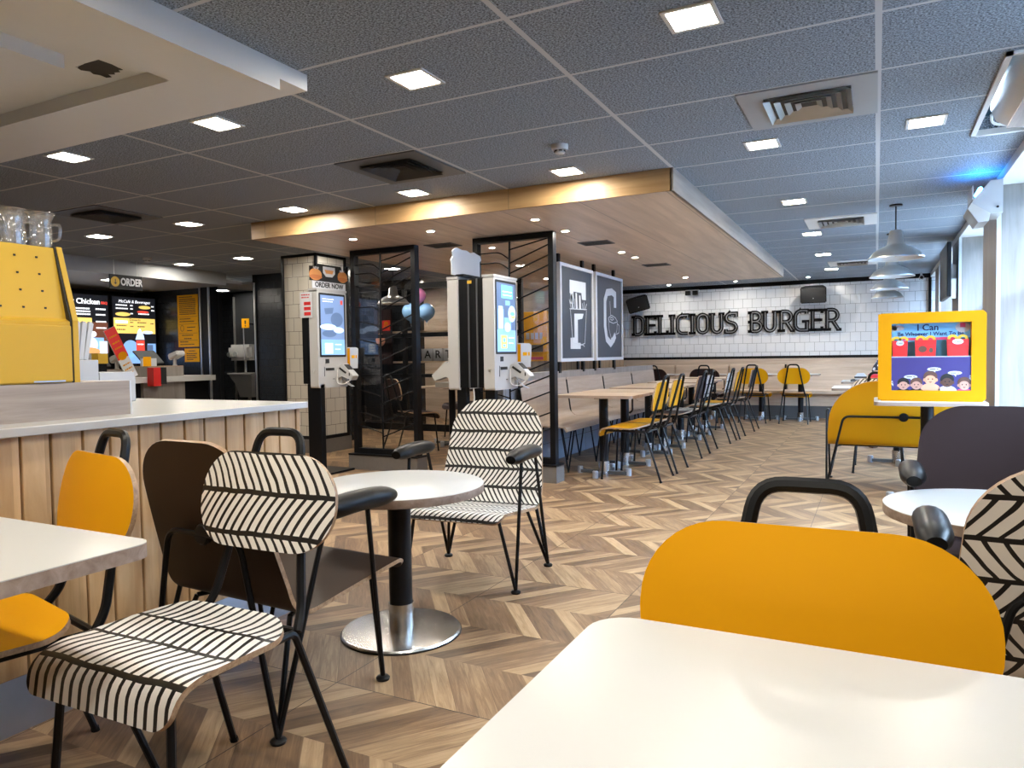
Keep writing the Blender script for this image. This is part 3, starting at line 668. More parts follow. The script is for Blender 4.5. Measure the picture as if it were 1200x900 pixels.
def make_armchair(name, face, W, label, cat='armchair', arms=True):
    """lounge armchair on hairpin legs: local front is -y"""
    t = thing(name, label, cat)
    prof = arc_profile([(.315, .865), (.245, .60), (.165, .335), (-.25, .385), (-.325, .392), (-.352, .352)], [0, .1, .075, .1, .035, 0])
    tp = (lambda f: .86+.14*min(1, f/.42)) if W < .4 else (lambda f: .94+.06*min(1, f/.42))
    obj('seat_shell', shell(prof, W, .014, .16 if W < .4 else .34, .05, 22, .0, taper=tp, side=1), [face, 'ply'], t)
    fx = W-.005; r = .0085
    for s in (-1, 1):
        leg = obj('leg', tubes(([(s*(fx+.01), -.20, .012), (s*(fx+.02), -.13, .605)], r), ([(s*(fx+.01), -.20, .012), (s*(fx-.06), -.23, .345)], r), ([(s*(fx-.06), -.23, .345), (s*(fx-.10), -.12, .338)], r)), 'black', t)
        obj('glide', lathed([(0, 0), (.022, 0), (.024, .008), (.018, .014), (0, .016)], 20, (s*(fx+.01), -.20, 0)), 'black', leg)
        leg = obj('leg', tubes(([(s*(fx+.01), .26, .012), (s*(fx+.02), .06, .605)], r), ([(s*(fx+.01), .26, .012), (s*(fx-.06), .14, .318)], r), ([(s*(fx-.06), .14, .318), (s*(fx-.10), .06, .322)], r)), 'black', t)
        obj('glide', lathed([(0, 0), (.022, 0), (.024, .008), (.018, .014), (0, .016)], 20, (s*(fx+.01), .26, 0)), 'black', leg)
        if arms:
            bm = BM(); pts = [(s*(fx+.018), y, .628+.012*math.sin((y+.26)/.36*PI)) for y in [-.26+.36*k/12 for k in range(13)]]
            rr = [.024, .036, .042, .044]+[.044]*5+[.044, .042, .036, .024]
            tube(bm, pts, rr, 16); bmesh.ops.scale(bm, vec=(1, 1, .80), space=Matrix.Translation((0, 0, -.63)), verts=bm.verts)
            obj('armrest', bm, 'blackpad', t)
    bx = fx-.115
    obj('rear_bar', tubes((fillet([(-fx-.01, .26, .012), (-bx, .275, .575), (bx, .275, .575), (fx+.01, .26, .012)], [0, .05, .05, 0]), r*1.1)), 'black', t)
    obj('bar_mount', lathed([(0, .0), (.032, .0), (.034, .012), (.028, .02), (0, .022)], 24, (0, .262, .575), axis='y'), 'black', t)
    obj('under_frame', tubes(([(-fx+.09, -.12, .338), (fx-.09, -.12, .338)], r), ([(-fx+.09, .06, .322), (fx-.09, .06, .322)], r)), 'black', t)
    return t
make_armchair('lounge_armchair', 'brown', .282, 'dark brown lounge armchair with its back to us, between the striped chair and the counter').location = (-1.80, 1.775, 0)
bpy.data.objects['lounge_armchair'].rotation_euler.z = rad(177)
a = make_armchair('lounge_armchair', 'str_arm', .285, 'striped leaf-pattern lounge armchair in the middle of the floor, facing the camera'); a.location = (-1.793, 3.12, 0); a.rotation_euler.z = rad(5)
a = make_armchair('lounge_armchair', 'plum', .285, 'dark plum lounge armchair at the right, behind the white round table'); a.location = (.42, 3.20, 0)
a = make_armchair('lounge_armchair', 'str_big', .285, 'boldly striped lounge armchair cut off by the right edge, back to us'); a.location = (.43, 2.10, 0); a.rotation_euler.z = rad(180)
a = make_armchair('lounge_sofa', 'settee', .545, 'yellow two-seat lounge sofa seen from behind, behind the yellow poster display', 'sofa', True); a.location = (.19, 6.63, 0); a.rotation_euler.z = rad(180)
for o in list(a.children):
    if o.name.startswith('armrest'): bpy.data.objects.remove(o)

# ================================================================= tables
def slab(x, y, z, th, r, top, edge='tableedge'):
    bm = BM(); prism(bm, rrect(-x/2, x/2, -y/2, y/2, r), z-th+.004, z-.002, 'xy', 1); prism(bm, rrect(-x/2, x/2, -y/2, y/2, r), z-.002, z, 'xy', 0); return bm
def cross_base(t, arms=.27, cuff=True, h=.70, px=0):
    obj('pedestal', lathed([(0, .03), (.042, .03), (.042, h), (0, h)], 24, (px, 0, 0)), 'black', t)
    if cuff: obj('cuff', lathed([(.043, 0), (.052, 0), (.052, .125), (.043, .125)], 24, (px, 0, 0)), 'steel', t)
    bm = boxes((px-arms, px+arms, -.022, .022, .008, .036), (px-.022, px+.022, -arms, arms, .008, .036)); obj('foot_cross', bm, 'greydark', t, smooth=False)
    for dx, dy in ((1, 0), (-1, 0), (0, 1), (0, -1)): obj('foot_cap', lathed([(0, 0), (.026, 0), (.026, .06), (.02, .066), (0, .066)], 16, (px+dx*arms, dy*arms, 0)), 'kick', t)
    obj('top_plate', boxes((px-.17, px+.17, -.03, .03, h-.012, h), (px-.03, px+.03, -.17, .17, h-.012, h)), 'black', t, smooth=False)
def dining_table(x, y, sx, sy, label, top='oaktop', z=.74, th=.03, rot=0, peds=(0,), r=.045, hook=False, group=None):
    t = thing('dining_table', label, 'table', (x, y, 0), rot, group)
    o = obj('tabletop', slab(sx, sy, z, th, r, top), [top, 'tableedge'], t, ang=30)
    for p in peds: cross_base(t, min(.27, sy*.4), h=z-th+.004, px=p)
    if hook: obj('bag_hook', tubes((fillet([(sx*.38, 0, z-th), (sx*.38, 0, z-th-.12), (sx*.34, 0, z-.17)], .02), .009)), 'black', t)
    return t
dining_table(.01, .52, .70, .84, 'cream square table in the foreground, cut off by the bottom edge', 'cream', th=.032, r=.055)
dining_table(-1.64, .605, .70, .70, 'cream square table at the left edge with pale oak rim', 'cream', th=.034, r=.04)
RT = [(6.26, 'oak-topped table nearest the camera along the bench'), (6.88, 'oak-topped table second along the bench, beside the second orange chair'), (7.72, 'oak-topped table third along the bench, beside the nearer plum chair'), (8.33, 'oak-topped table fourth along the bench, beside the nearer striped chair'),
      (9.17, 'oak-topped table fifth along the bench, beside the second striped chair'), (9.78, 'oak-topped table sixth along the bench'), (10.65, 'oak-topped table at the far end of the bench')]
for i, (y, l) in enumerate(RT): dining_table(-2.23, y, .72, .585, l, hook=True, group='tables along the bench')
for x, l in ((-3.3, 'white-topped table at the back wall bench, far left'), (-2.45, 'white-topped table at the back wall bench, second from the left'), (-1.68, 'white-topped table at the back wall in front of the left orange chair'), (-1.08, 'white-topped table at the back wall in front of the right orange chair')):
    dining_table(x, 12.38, .56, .60, l, 'cream', group='tables along the back wall')
dining_table(.19, 7.92, 1.16, .60, 'long white-topped window table behind the yellow sofa', 'cream', peds=(0,), group='window tables')
dining_table(.19, 9.55, 1.12, .60, 'long white-topped window table with the red meal tray', 'cream', peds=(-.1,), group='window tables')
dining_table(.325, 5.92, .68, .58, 'white-topped table carrying the yellow poster display', 'cream', r=.04, hook=True)
def round_table(x, y, label, R=.34):
    t = thing('round_table', label, 'table', (x, y, 0), 0, 'low round tables')
    bm = BM(); z = .598; th = .034
    lathe(bm, [(0, z-th), (R-.002, z-th), (R, z-th+.002), (R, z-.003)], 72, mi=1); lathe(bm, [(R, z-.003), (R-.001, z-.001), (R-.003, z), (0, z)], 72, mi=0)
    obj('tabletop', bm, ['cream', 'tableedge'], t, ang=50)
    obj('pedestal', lathed([(0, .02), (.046, .02), (.046, z-th), (0, z-th)], 32), 'black', t)
    obj('cuff', lathed([(.047, .014), (.05, .014), (.05, .12), (.047, .12)], 32), 'steel', t)
    obj('base_disc', lathed([(0, 0), (.235, 0), (.238, .006), (.233, .013), (.20, .017), (0, .018)], 64), 'steel', t)
    obj('base_gasket', lathed([(.225, 0), (.241, 0), (.241, .004), (.225, .004)], 64), 'black', t)
    return t
round_table(-1.70, 2.345, 'low cream round table on a steel disc foot, left of centre'); round_table(.36, 2.70, 'low white round table at the right between two armchairs', .34)
dining_table(-4.3, 7.72, 1.5, .62, 'oak-topped table in the party corner behind the glass screens', peds=(-.45, .45))

# ---------------------------------------------------------------- benches and low wall
struct('wall_divider', boxes((-3.09, -3.0, 5.75, 10.55, 0, .91)), 'btile', smooth=False)
struct('trim_5', boxes((-3.10, -2.985, 5.74, 10.56, .855, .93)), 'palewood', smooth=False)
be = thing('bench', 'long pale oak plywood bench along the low wall, on black hairpin legs', 'bench')
ys = [5.98, 7.12, 8.26, 9.40, 10.5]
for i in range(4):
    y0, y1 = ys[i]+.006, ys[i+1]-.006
    prof = arc_profile([(-2.955, .865), (-2.90, .46), (-2.50, .455), (-2.475, .41)], [0, .09, .03, 0])
    bm = BM(); pts = prof; off = []
    for k, (x, z) in enumerate(pts):
        a = Vector(pts[max(0, k-1)]); b = Vector(pts[min(len(pts)-1, k+1)]); d = (b-a).normalized(); off.append((x-d.y*-.016*-1, z-.016*abs(d.x)-0*d.y) if False else (x+d.y*.016, z-d.x*.016))
    prism(bm, pts+off[::-1], y0, y1, 'xz')
    s = obj('seat_shell', bm, 'bench', be, ang=35)
    tb = tubes((fillet([(-2.952, y0-.012, .84), (-2.90, y0-.012, .47), (-2.86, y0-.012, .445)], .08), .011)); obj('side_rail', tb, 'black', s)
for y in (6.2, 6.95, 7.3, 8.1, 8.45, 9.2, 9.6, 10.3):
    for x in (-2.56, -2.88): obj('leg', tubes(([(x-.05, y-.05, .44), (x, y, .005)], .008), ([(x+.05, y+.05, .44), (x, y, .005)], .008)), 'black', be)
bb = thing('bench', 'long oak wall bench with panelled base along the tiled back wall', 'bench')
obj('base', boxes((-5.2, .72, 12.80, 13.29, .20, .40)), 'brownwood' if 0 else 'backwood', bb, smooth=False)
obj('toe_kick', boxes((-5.2, .72, 12.82, 13.29, 0, .20)), 'greydark', bb, smooth=False)
obj('seat', boxes((-5.2, .72, 12.70, 13.29, .40, .455), bev=.008), 'backwood', bb, smooth=False)
for x0, x1 in ((-5.2, -4.28), (-4.24, -3.32), (-3.28, -2.36), (-2.32, -1.42), (-1.36, .70)):
    bm = BM(); prism(bm, [(13.17, .455), (13.14, .455), (13.20, .875), (13.23, .88)], x0, x1, 'yz'); obj('back_panel', bm, 'backwood', bb, smooth=False)
obj('backboard', boxes((-5.2, .72, 13.24, 13.298, .455, .985)), 'backwood', bb, smooth=False)
obj('post', boxes((-1.40, -1.375, 13.12, 13.2, .455, .885)), 'black', bb, smooth=False)
# ================================================================= drinks counter at the left
ct = thing('service_counter', 'long service counter clad in upright pine slats with a white worktop', 'counter', (-3.1, .4, 0))
def off(o, root):
    """geometry given in room coordinates, under a thing standing at root.location"""
    o.matrix_parent_inverse = Matrix.Translation(-Vector(root.location)); return o
bm = BM(); y = -1.6; ws = [.088, .10, .092, .105, .085, .098]; k = 0
while y < 2.40:
    w = min(ws[k % 6], 2.405-y); box(bm, -2.285, -2.262, y+.004, y+w-.004, .17, .885, bev=.003); y += w; k += 1
off(obj('slat_cladding', bm, 'slat', ct, smooth=False), ct)
off(obj('carcass', boxes((-3.9, -2.285, -1.6, 2.395, .17, .885)), 'brownwood', ct, smooth=False), ct)
off(obj('kick_plate', boxes((-3.88, -2.275, -1.6, 2.38, 0, .17)), 'kick', ct, smooth=False), ct)
off(obj('worktop', boxes((-3.95, -2.235, -1.65, 2.425, .884, .912), bev=.003), 'whitegloss', ct, smooth=False), ct)
bl = thing('wooden_riser', 'grey oak riser block on the slatted counter under the yellow machine', 'riser', (-2.65, .4, .912))
off(obj('block', boxes((-2.95, -2.395, -1.2, 1.69, .912, 1.032)), 'blockwood', bl, smooth=False), bl); off(obj('end_panel', boxes((-2.95, -2.394, 1.69, 1.697, .912, 1.032)), 'pwhite', bl, smooth=False), bl)
yb = thing('drinks_machine', 'pale yellow metal machine housing with peg holes, carrying upturned glass mugs', 'machine', (-2.65, .4, 1.032))
bm = BM(); prism(bm, [(-2.40, 1.033), (-2.40, 1.235), (-2.42, 1.245), (-2.475, 1.485), (-2.92, 1.485), (-2.92, 1.033)], -1.1, 1.487, 'xz'); off(obj('housing', bm, 'boxyellow', yb, smooth=False), yb)
off(obj('lower_lip', boxes((-2.41, -2.392, -1.1, 1.487, 1.036, 1.222), bev=.004), 'boxyellow', yb, smooth=False), yb)
bm = BM(); prism(bm, [(-2.398, 1.033), (-2.398, 1.24), (-2.473, 1.49), (-2.92, 1.49), (-2.92, 1.033)], 1.487, 1.494, 'xz'); off(obj('dark_gap', bm, 'ink', yb, smooth=False), yb)  # black strip painted in for the shaded gap beside the side panel
bm = BM(); prism(bm, [(-2.395, 1.033), (-2.395, 1.24), (-2.470, 1.49), (-2.92, 1.49), (-2.92, 1.033)], 1.494, 1.512, 'xz'); off(obj('side_panel', bm, 'boxyellow', yb, smooth=False), yb)
bm = BM()
for i in range(14):
    for j in range(4):
        z = 1.447-.056*j; x = -2.42-(z-1.245)*.055/.24
        box(bm, x-.002, x+.0035, 1.425-.068*i-.003, 1.425-.068*i+.003, z-.003, z+.003)
off(obj('peg_holes', bm, 'ink', yb, smooth=False), yb)
bm = BM(); box(bm, -2.392, -2.39, 1.36, 1.46, 1.037, 1.042); off(obj('scuff', bm, 'alu', yb, smooth=False), yb)
mg = thing('glass_mug', '', 'glass mug')
mpf = [(.030, .004), (.034, .03), (.034, .06), (.030, .085), (.036, .105), (.044, .118), (.046, .120), (.043, .121), (.034, .107), (.0275, .087), (.0315, .06), (.0315, .032), (.027, .007), (0, .007)]
obj('bowl', lathed([(0, 0), (.030, .0), (.030, .004)]+mpf[1:], 28), 'mug', mg)
obj('handle', tubes((fillet([(.033, 0, .08), (.066, 0, .082), (.062, 0, .03), (.033, 0, .026)], .02), .005)), 'mug', mg)
used = {}
for i, (x, y, a, l) in enumerate([(-2.53, 1.435, 30, 'glass mug on the yellow machine, farthest right, handle outwards'), (-2.535, 1.345, 60, 'glass mug in the front row on the yellow machine, second from its right end'), (-2.635, 1.41, 200, 'glass mug behind the farthest right one on the yellow machine'), (-2.53, 1.252, -20, 'glass mug in the front row on the yellow machine, third from its right end'),
        (-2.635, 1.30, 100, 'glass mug in the rear row on the yellow machine, second from its right end'), (-2.535, 1.158, 40, 'glass mug in the front row on the yellow machine, fourth from its right end'), (-2.635, 1.19, 0, 'glass mug in the rear row on the yellow machine, third from its right end')]):
    place(mg, used, (x, y+.045, 1.4855), rad(a), l, 'glass mugs on the machine')
cu = thing('condiment_box', 'white stepped condiment box on the counter behind the yellow machine', 'box', (-3.2, 2.12, .912))
off(obj('tall_bin', boxes((-3.4, -3.15, 1.98, 2.075, .913, 1.11), bev=.003), 'whitegloss', cu, smooth=False), cu); off(obj('low_bin', boxes((-3.4, -3.15, 2.077, 2.255, .913, 1.052), bev=.003), 'whitegloss', cu, smooth=False), cu)
ss = thing('paper_sleeve', '', 'paper sleeve'); obj('sleeve', boxes((-.012, .012, -.011, .011, 0, .17), bev=.002), 'pwhite', ss, smooth=False); obj('tip', boxes((-.008, .008, -.007, .007, .17, .176)), 'whitegloss', ss, smooth=False)
used = {}
for i, l in enumerate(('tall white paper sleeve standing in the white box, leftmost', 'tall white paper sleeve in the white box, second from the left', 'tall white paper sleeve in the white box, second from the right', 'tall white paper sleeve in the white box, rightmost and most tilted')):
    o = place(ss, used, (-3.23, 1.995+.022*i, 1.111), 0, l, 'paper sleeves'); o.rotation_euler.x = rad(-2-3*i)
hs = thing('hanging_panel', 'black panel hanging from the ceiling at the far left above the mugs', 'sign', (-5.0, 2.6, HZ)); obj('board', boxes((-.16, .10, -.02, .02, -.66, -.02)), 'black', hs, smooth=False); obj('hanger', boxes((-.12, -.11, -.005, .005, -.02, 0), (.05, .06, -.005, .005, -.02, 0)), 'alu', hs, smooth=False)

# ================================================================= kitchen and order point
struct('wall_kitchen', boxes((-10.6, -9.05, 7.62, 7.72, 0, HZ)), 'dtile', smooth=False)
struct('wall_corridor', boxes((-7.93, -6.27, 7.62, 7.72, 0, HZ), (-10.6, -6.3, 9.35, 9.45, 0, HZ)), 'dtile', smooth=False)
struct('wall_washroom', boxes((-9.62, -8.7, 8.72, 8.80, 0, 2.2)), 'darkwall', smooth=False)
struct('beam_kitchen', boxes((-8.22, -8.10, 2.0, 7.23, 2.14, HZ)), 'grey', smooth=False)
struct('ceiling_kitchen', boxes((-10.6, -8.22, 2.0, 7.62, 2.19, 2.24), (-9.0, -7.0, 7.72, 9.3, 2.21, 2.24)), 'grey', smooth=False)
struct('trim_6', boxes((-9.05, -8.86, 7.58, 7.74, 0, HZ), (-7.99, -7.93, 7.60, 7.74, 0, HZ)), 'black', smooth=False)
struct('trim_7', boxes((-9.06, -9.035, 7.565, 7.59, 0, 2.2), (-8.88, -8.855, 7.565, 7.59, 0, 2.2), (-7.965, -7.94, 7.585, 7.61, 0, 2.2), (-9.60, -9.575, 8.69, 8.715, 0, 2.15)), 'alu', smooth=False)
oc = thing('order_counter', 'order counter with cream top and oak front, under the menu screens', 'counter', (-8.5, 5.0, 0))
off(obj('worktop', boxes((-8.75, -8.10, 3.0, 7.0, .83, .90)), 'cream', oc, smooth=False), oc); off(obj('front_panel', boxes((-8.22, -8.16, 5.95, 6.55, 0, .83)), 'palewood', oc, smooth=False), oc); off(obj('carcass', boxes((-8.70, -8.22, 3.0, 6.98, 0, .83)), 'black', oc, smooth=False), oc)
rb = thing('till_riser', 'oak riser box on the order counter under the till on the right', 'riser', (-8.4, 6.3, .90)); obj('box', boxes((-.2, .2, -.25, .27, .0, .13)), 'palewood', rb, smooth=False); obj('cap', boxes((-.2, .2, -.25, .27, .13, .137)), 'ply', rb, smooth=False)
rb2 = thing('till_riser', 'oak riser box on the order counter under the till on the left', 'riser', (-8.4, 5.55, .90)); obj('box', boxes((-.2, .2, -.25, .2, 0, .10)), 'palewood', rb2, smooth=False); obj('cap', boxes((-.2, .2, -.25, .2, .10, .107)), 'ply', rb2, smooth=False)
def till(y, z, label):
    t = thing('till_screen', label, 'till', (-8.42, y, z))
    bm = BM(); prism(bm, [(.12, .03), (.13, .045), (-.06, .20), (-.075, .185)], -.15, .15, 'xz'); obj('display', bm, 'greydark', t, smooth=False); obj('stand', boxes((-.05, .06, -.06, .06, 0, .10)), 'black', t, smooth=False); obj('base', boxes((-.1, .1, -.1, .1, 0, .012)), 'black', t, smooth=False)
till(6.20, 1.037, 'tilted black till screen on the right oak riser'); till(5.47, 1.007, 'tilted black till screen on the left oak riser')
def terminal(y, z, label):
    t = thing('card_terminal', label, 'card terminal', (-8.3, y, z))
    bm = BM(); prism(bm, [(-.05, .07), (.13, .14), (.11, .20), (-.07, .15)], -.06, .07, 'xz'); bmesh.ops.bevel(bm, geom=bm.edges[:], offset=.012, segments=2, affect='EDGES'); obj('reader', bm, 'whitegloss', t, smooth=False)
    obj('stem', lathed([(0, 0), (.03, 0), (.022, .02), (.022, .12), (0, .12)], 16), 'whitegloss', t); obj('slot', boxes((.05, .052, -.03, .04, .13, .14)), 'ink', t, smooth=False)
terminal(6.52, 1.037, 'white card terminal on the right oak riser'); terminal(5.70, 1.007, 'white card terminal on the left oak riser')
lf = thing('leaflet_board', 'tall red leaflet board leaning on the order counter', 'leaflet', (-8.15, 5.80, .90)); lf.rotation_euler.x = rad(26)
obj('board', boxes((-.006, .006, -.075, .075, 0, .66)), 'pwhite', lf, smooth=False); obj('red_print', boxes((.006, .008, -.075, .075, .27, .66)), 'red', lf, smooth=False); obj('picture', prisms((ellipse(0, .30, .06, .05), .008, .010, 'yz')), 'signyellow', lf, smooth=False)
bm = lines_bm('+x', 0, [(-.05, .05, z) for z in (.06, .12, .18, .40, .47, .55)], .008, .018, 4); obj('lettering', bm, 'signyellow', lf, smooth=False)
rx = thing('red_box', 'red card box hanging over the front of the order counter', 'box', (-8.04, 6.06, .90)); obj('body', boxes((-.06, .06, -.10, .0, -.11, .12)), 'red', rx, smooth=False); obj('panel', boxes((-.05, .05, .0, .09, -.09, .12)), 'ink', rx, smooth=False)
yx = thing('carton', 'small yellow carton on the order counter beside the white paper sleeves', 'box', (-8.14, 5.38, .90)); obj('body', boxes((-.06, .06, -.06, .06, .18, .30)), 'boxyellow', yx, smooth=False); obj('stand', boxes((-.05, .05, -.05, .05, 0, .18)), 'black', yx, smooth=False)
for i, (y, l) in enumerate(((6.02, 'pale leaflet holder behind the red box on the order counter'),)):
    t = thing('leaflet_holder', l, 'leaflet', (-8.23, y+.06, 1.037)); obj('cards', boxes((-.02, .02, -.10, .10, 0, .10)), 'pwhite', t, smooth=False); obj('front_card', boxes((.02, .024, -.09, .02, 0, .12)), 'orange', t, smooth=False)

# menu screens
MAT.update(scr_dark=emit('screen_dark', (.010, .011, .015), .5), scr_blue=emit('screen_blue', (.17, .32, .62), .85), scr_white=emit('screen_white', (.80, .82, .86), 1.0), scr_yellow=emit('screen_yellow', (.72, .52, .13), .75), scr_red=emit('screen_red', (.55, .05, .035), .8), scr_brown=emit('screen_brown', (.10, .035, .02), .8), scr_pale=emit('screen_pale', (.45, .60, .85), .9), scr_orange=emit('screen_orange', (.55, .27, .10), .8), scr_green=emit('screen_teal', (.12, .50, .55), .9), scr_grey=emit('screen_greyblue', (.12, .18, .32), .9), scr_mid=emit('screen_midblue', (.07, .11, .20), .9))
def screen_bits(parent, bits, face='+x'):
    """bits: (material, [(a0,a1,z0,z1)|polygon]) laid in thin steps in front of the panel"""
    for i, (m, shapes) in enumerate(bits):
        bm = BM(); d0 = .0005+.0008*i
        for s in shapes:
            if isinstance(s, tuple) and len(s) == 4 and not isinstance(s[0], tuple): p = [(s[0], s[2]), (s[1], s[2]), (s[1], s[3]), (s[0], s[3])]
            else: p = s
            if face == '+x': prism(bm, p, d0-.0005, d0+.0008, 'yz')
            else: prism(bm, p, -d0-.0008, -d0+.0005, 'xz')
        obj('picture' if m not in ('scr_white', 'ink') else 'lettering', bm, m, parent, smooth=False)
def textrows(rows, lh=.018, seed=1, unit=.03):
    out = []; r = random.Random(seed)
    for a0, a1, z in rows:
        a = a0
        while a < a1-.006:
            w = min(r.uniform(unit*.4, unit*1.2), a1-a); out.append((a, a+w, z, z+lh)); a += w+unit*.22
    return out
for k, (y0, y1, lab) in enumerate(((5.75, 6.77, 'lit menu screen headed Crispy Chicken above the order counter'), (6.82, 7.54, 'lit menu screen with drinks and a yellow desserts panel'))):
    t = thing('menu_screen', lab, 'menu screen', (-10.0, y0, 1.05)); w = y1-y0
    obj('casing', boxes((-.05, 0, 0, w, 0, 1.02)), 'black', t, smooth=False)
    if k == 0:
        screen_bits(t, [('scr_dark', [(.01, w-.01, .01, 1.01)]), ('scr_brown', [(.45, w-.02, .18, .62)]), ('scr_blue', [(.0+.02, .93, .02, .40), [(.5, .3), (.75, .3), (.72, .55), (.55, .55)]]), ('scr_pale', [ellipse(.70, .30, .14, .12), (.86, .98, .05, .35)]), ('scr_orange', [ellipse(.72, .20, .15, .06), ellipse(.62, .14, .07, .05)]),
                        ('scr_yellow', [(.1, .76, .60, .68)]), ('scr_white', textrows([(.3, .74, .80), (.3, .74, .76), (.3, .74, .72), (.3, .76, .54), (.3, .76, .50), (.82, .97, .80), (.82, .97, .72), (.82, .97, .62), (.82, .97, .53)], .02, 2)+[ellipse(.77, .45, .05, .04), ellipse(.66, .44, .05, .035)])])
        text('Crispy Chicken', .105, 'scr_white', (.007, .56, .91), '+x', t, bold=.002); text('BBQ', .05, 'scr_red', (.007, .95, .90), '+x', t, bold=.002)
    else:
        screen_bits(t, [('scr_dark', [(.01, w-.01, .01, 1.01)]), ('scr_blue', [(.02, w-.02, .02, .17), ellipse(.28, .24, .13, .13), (.56, .70, .1, .32)]), ('scr_yellow', [(.02, w-.02, .47, .70), ellipse(.17, .755, .12, .03), ellipse(.53, .87, .1, .026)]), ('scr_pale', [(.05, .24, .62, .66), ellipse(.57, .49, .09, .025), [(.36, .38), (.51, .38), (.50, .44), (.44, .55), (.41, .52)]]), ('scr_red', [(.37, .51, .15, .37), ellipse(.50, .80, .1, .02)]),
                        ('scr_mid', [(.55, .65, .13, .30)]), ('scr_white', textrows([(.06, .25, .88), (.06, .25, .83), (.29, .33, .88), (.29, .33, .83), (.29, .33, .76), (.64, .69, .88), (.64, .69, .82), (.42, .6, .76), (.39, .49, .30)], .018, 5)), ('ink', textrows([(.06, .22, .58), (.06, .2, .52), (.28, .33, .63), (.28, .33, .57), (.40, .55, .63), (.40, .52, .57), (.62, .67, .62)], .014, 6))])
        text('McCafé & Beverages', .062, 'scr_white', (.008, .36, .945), '+x', t, shear=.2); text('Desserts', .05, 'ink', (.0085, .36, .675), '+x', t)
os_ = thing('order_sign', 'black hanging sign reading ORDER with a yellow arrow disc', 'sign', (-8.06, 5.69, 2.05))
obj('board', boxes((-.01, .01, -.21, .21, -.085, .085)), 'black', os_, smooth=False); obj('disc', prisms((ellipse(-.145, 0, .055, .06), .0105, .013, 'yz')), 'boxyellow', os_, smooth=False)
obj('arrow', prisms(([(-.15, .03), (-.14, .03), (-.14, -.01), (-.125, -.01), (-.145, -.035), (-.165, -.01), (-.15, -.01)], .0135, .015, 'yz')), 'ink', os_, smooth=False); text('ORDER', .12, 'pwhite', (.0125, .065, 0), '+x', os_, bold=.004, sx=.72); obj('hanger', tubes(([(0, -.15, .085), (0, -.15, .26)], .003), ([(0, .15, .085), (0, .15, .26)], .003)), 'alu', os_)
def notice(x0, x1, z0, z1, rows, label):
    t = thing('notice_poster', label, 'poster', ((x0+x1)/2, 7.612, z0)); w = (x1-x0)/2; obj('sheet', boxes((-w, w, -.004, .004, 0, z1-z0)), 'orange', t, smooth=False)
    obj('lettering', lines_bm('-y', 0, [(-w*r[0], w*r[1], r[2]) for r in rows], -.005, .014, 9), 'ink', t, smooth=False); return t
n1 = notice(-9.59, -9.14, 1.31, 2.10, [(.8, .5, .75)]+[(.8, .8, .715-.028*i) for i in range(9)]+[(.8, .3, .42), (.8, .6, .38), (.1, .7, .29), (.1, .4, .24), (.6, .5, .17), (.4, .3, .12), (.8, 0, .07), (.8, .6, .03)], 'tall yellow notice covered in small black print on the black wall')
obj('rule_lines', boxes(*[(-.2, .2, -.0055, -.004, z, z+.004) for z in (.455, .345, .205, .10)]), 'ink', n1, smooth=False)
bm = BM(); ribbon(bm, ellipse(-.13, .285, .035, .045, 18), .006, -.0055, -.004, 'xz', closed=True); obj('pictogram', bm, 'ink', n1, smooth=False)
notice(-9.46, -9.14, 1.08, 1.285, [(.4, .5, .16), (.7, .7, .12), (.7, .5, .09), (.7, .7, .06), (.7, .2, .03)], 'small yellow notice pinned under the tall yellow notice')
hd = thing('hand_dryer', 'white hand dryer on a stalk in the dark washroom recess', 'hand dryer', (-9.25, 8.60, 1.22))
bm = boxes((-.27, .24, -.14, .1, -.13, .13)); bmesh.ops.bevel(bm, geom=bm.edges[:], offset=.05, segments=4, affect='EDGES'); obj('casing', bm, 'whitegloss', hd); obj('nozzle', lathed([(0, -.03), (.035, -.03), (.035, .01), (0, .01)], 18, (-.2, -.14, -.03), axis='y'), 'alu', hd); obj('button', lathed([(0, -.02), (.045, -.02), (.045, .01), (0, .01)], 18, (-.06, -.14, -.03), axis='y'), 'grey', hd); obj('stalk', tubes(([(0, 0, -.13), (0, 0, -.325)], .02)), 'alu', hd)
bs = thing('wash_basin', 'tapering pale wash basin below the hand dryer', 'basin', (-9.12, 8.55, 0)); bm = BM(); prism(bm, [(-.30, .87), (.22, .87), (.22, .50), (-.05, .50), (-.13, .70)], -.16, .15, 'xz'); obj('bowl', bm, 'alu', bs, smooth=False); obj('rim', boxes((-.31, .22, -.17, .15, .87, .89)), 'whitegloss', bs, smooth=False); obj('waste_pipe', tubes(([(0, 0, .5), (0, 0, 0)], .025)), 'alu', bs)
ys_ = thing('warning_sign', 'small yellow warning sign in the washroom recess above the hand dryer', 'sign', (-9.03, 8.42, 1.61)); obj('plate', boxes((-.08, .08, -.004, .004, 0, .15)), 'orange', ys_, smooth=False); obj('symbol', prisms(([(-.012, .06), (.012, .06), (.018, .12), (-.018, .12)], -.006, -.004, 'xz'), (ellipse(0, .035, .013, .013), -.006, -.004, 'xz')), 'ink', ys_, smooth=False); obj('bracket', boxes((.06, .075, .004, .27, .05, .07)), 'black', ys_, smooth=False); obj('rod', tubes(([(-.06, .01, 0), (-.06, .01, -.52)], .008)), 'alu', ys_)
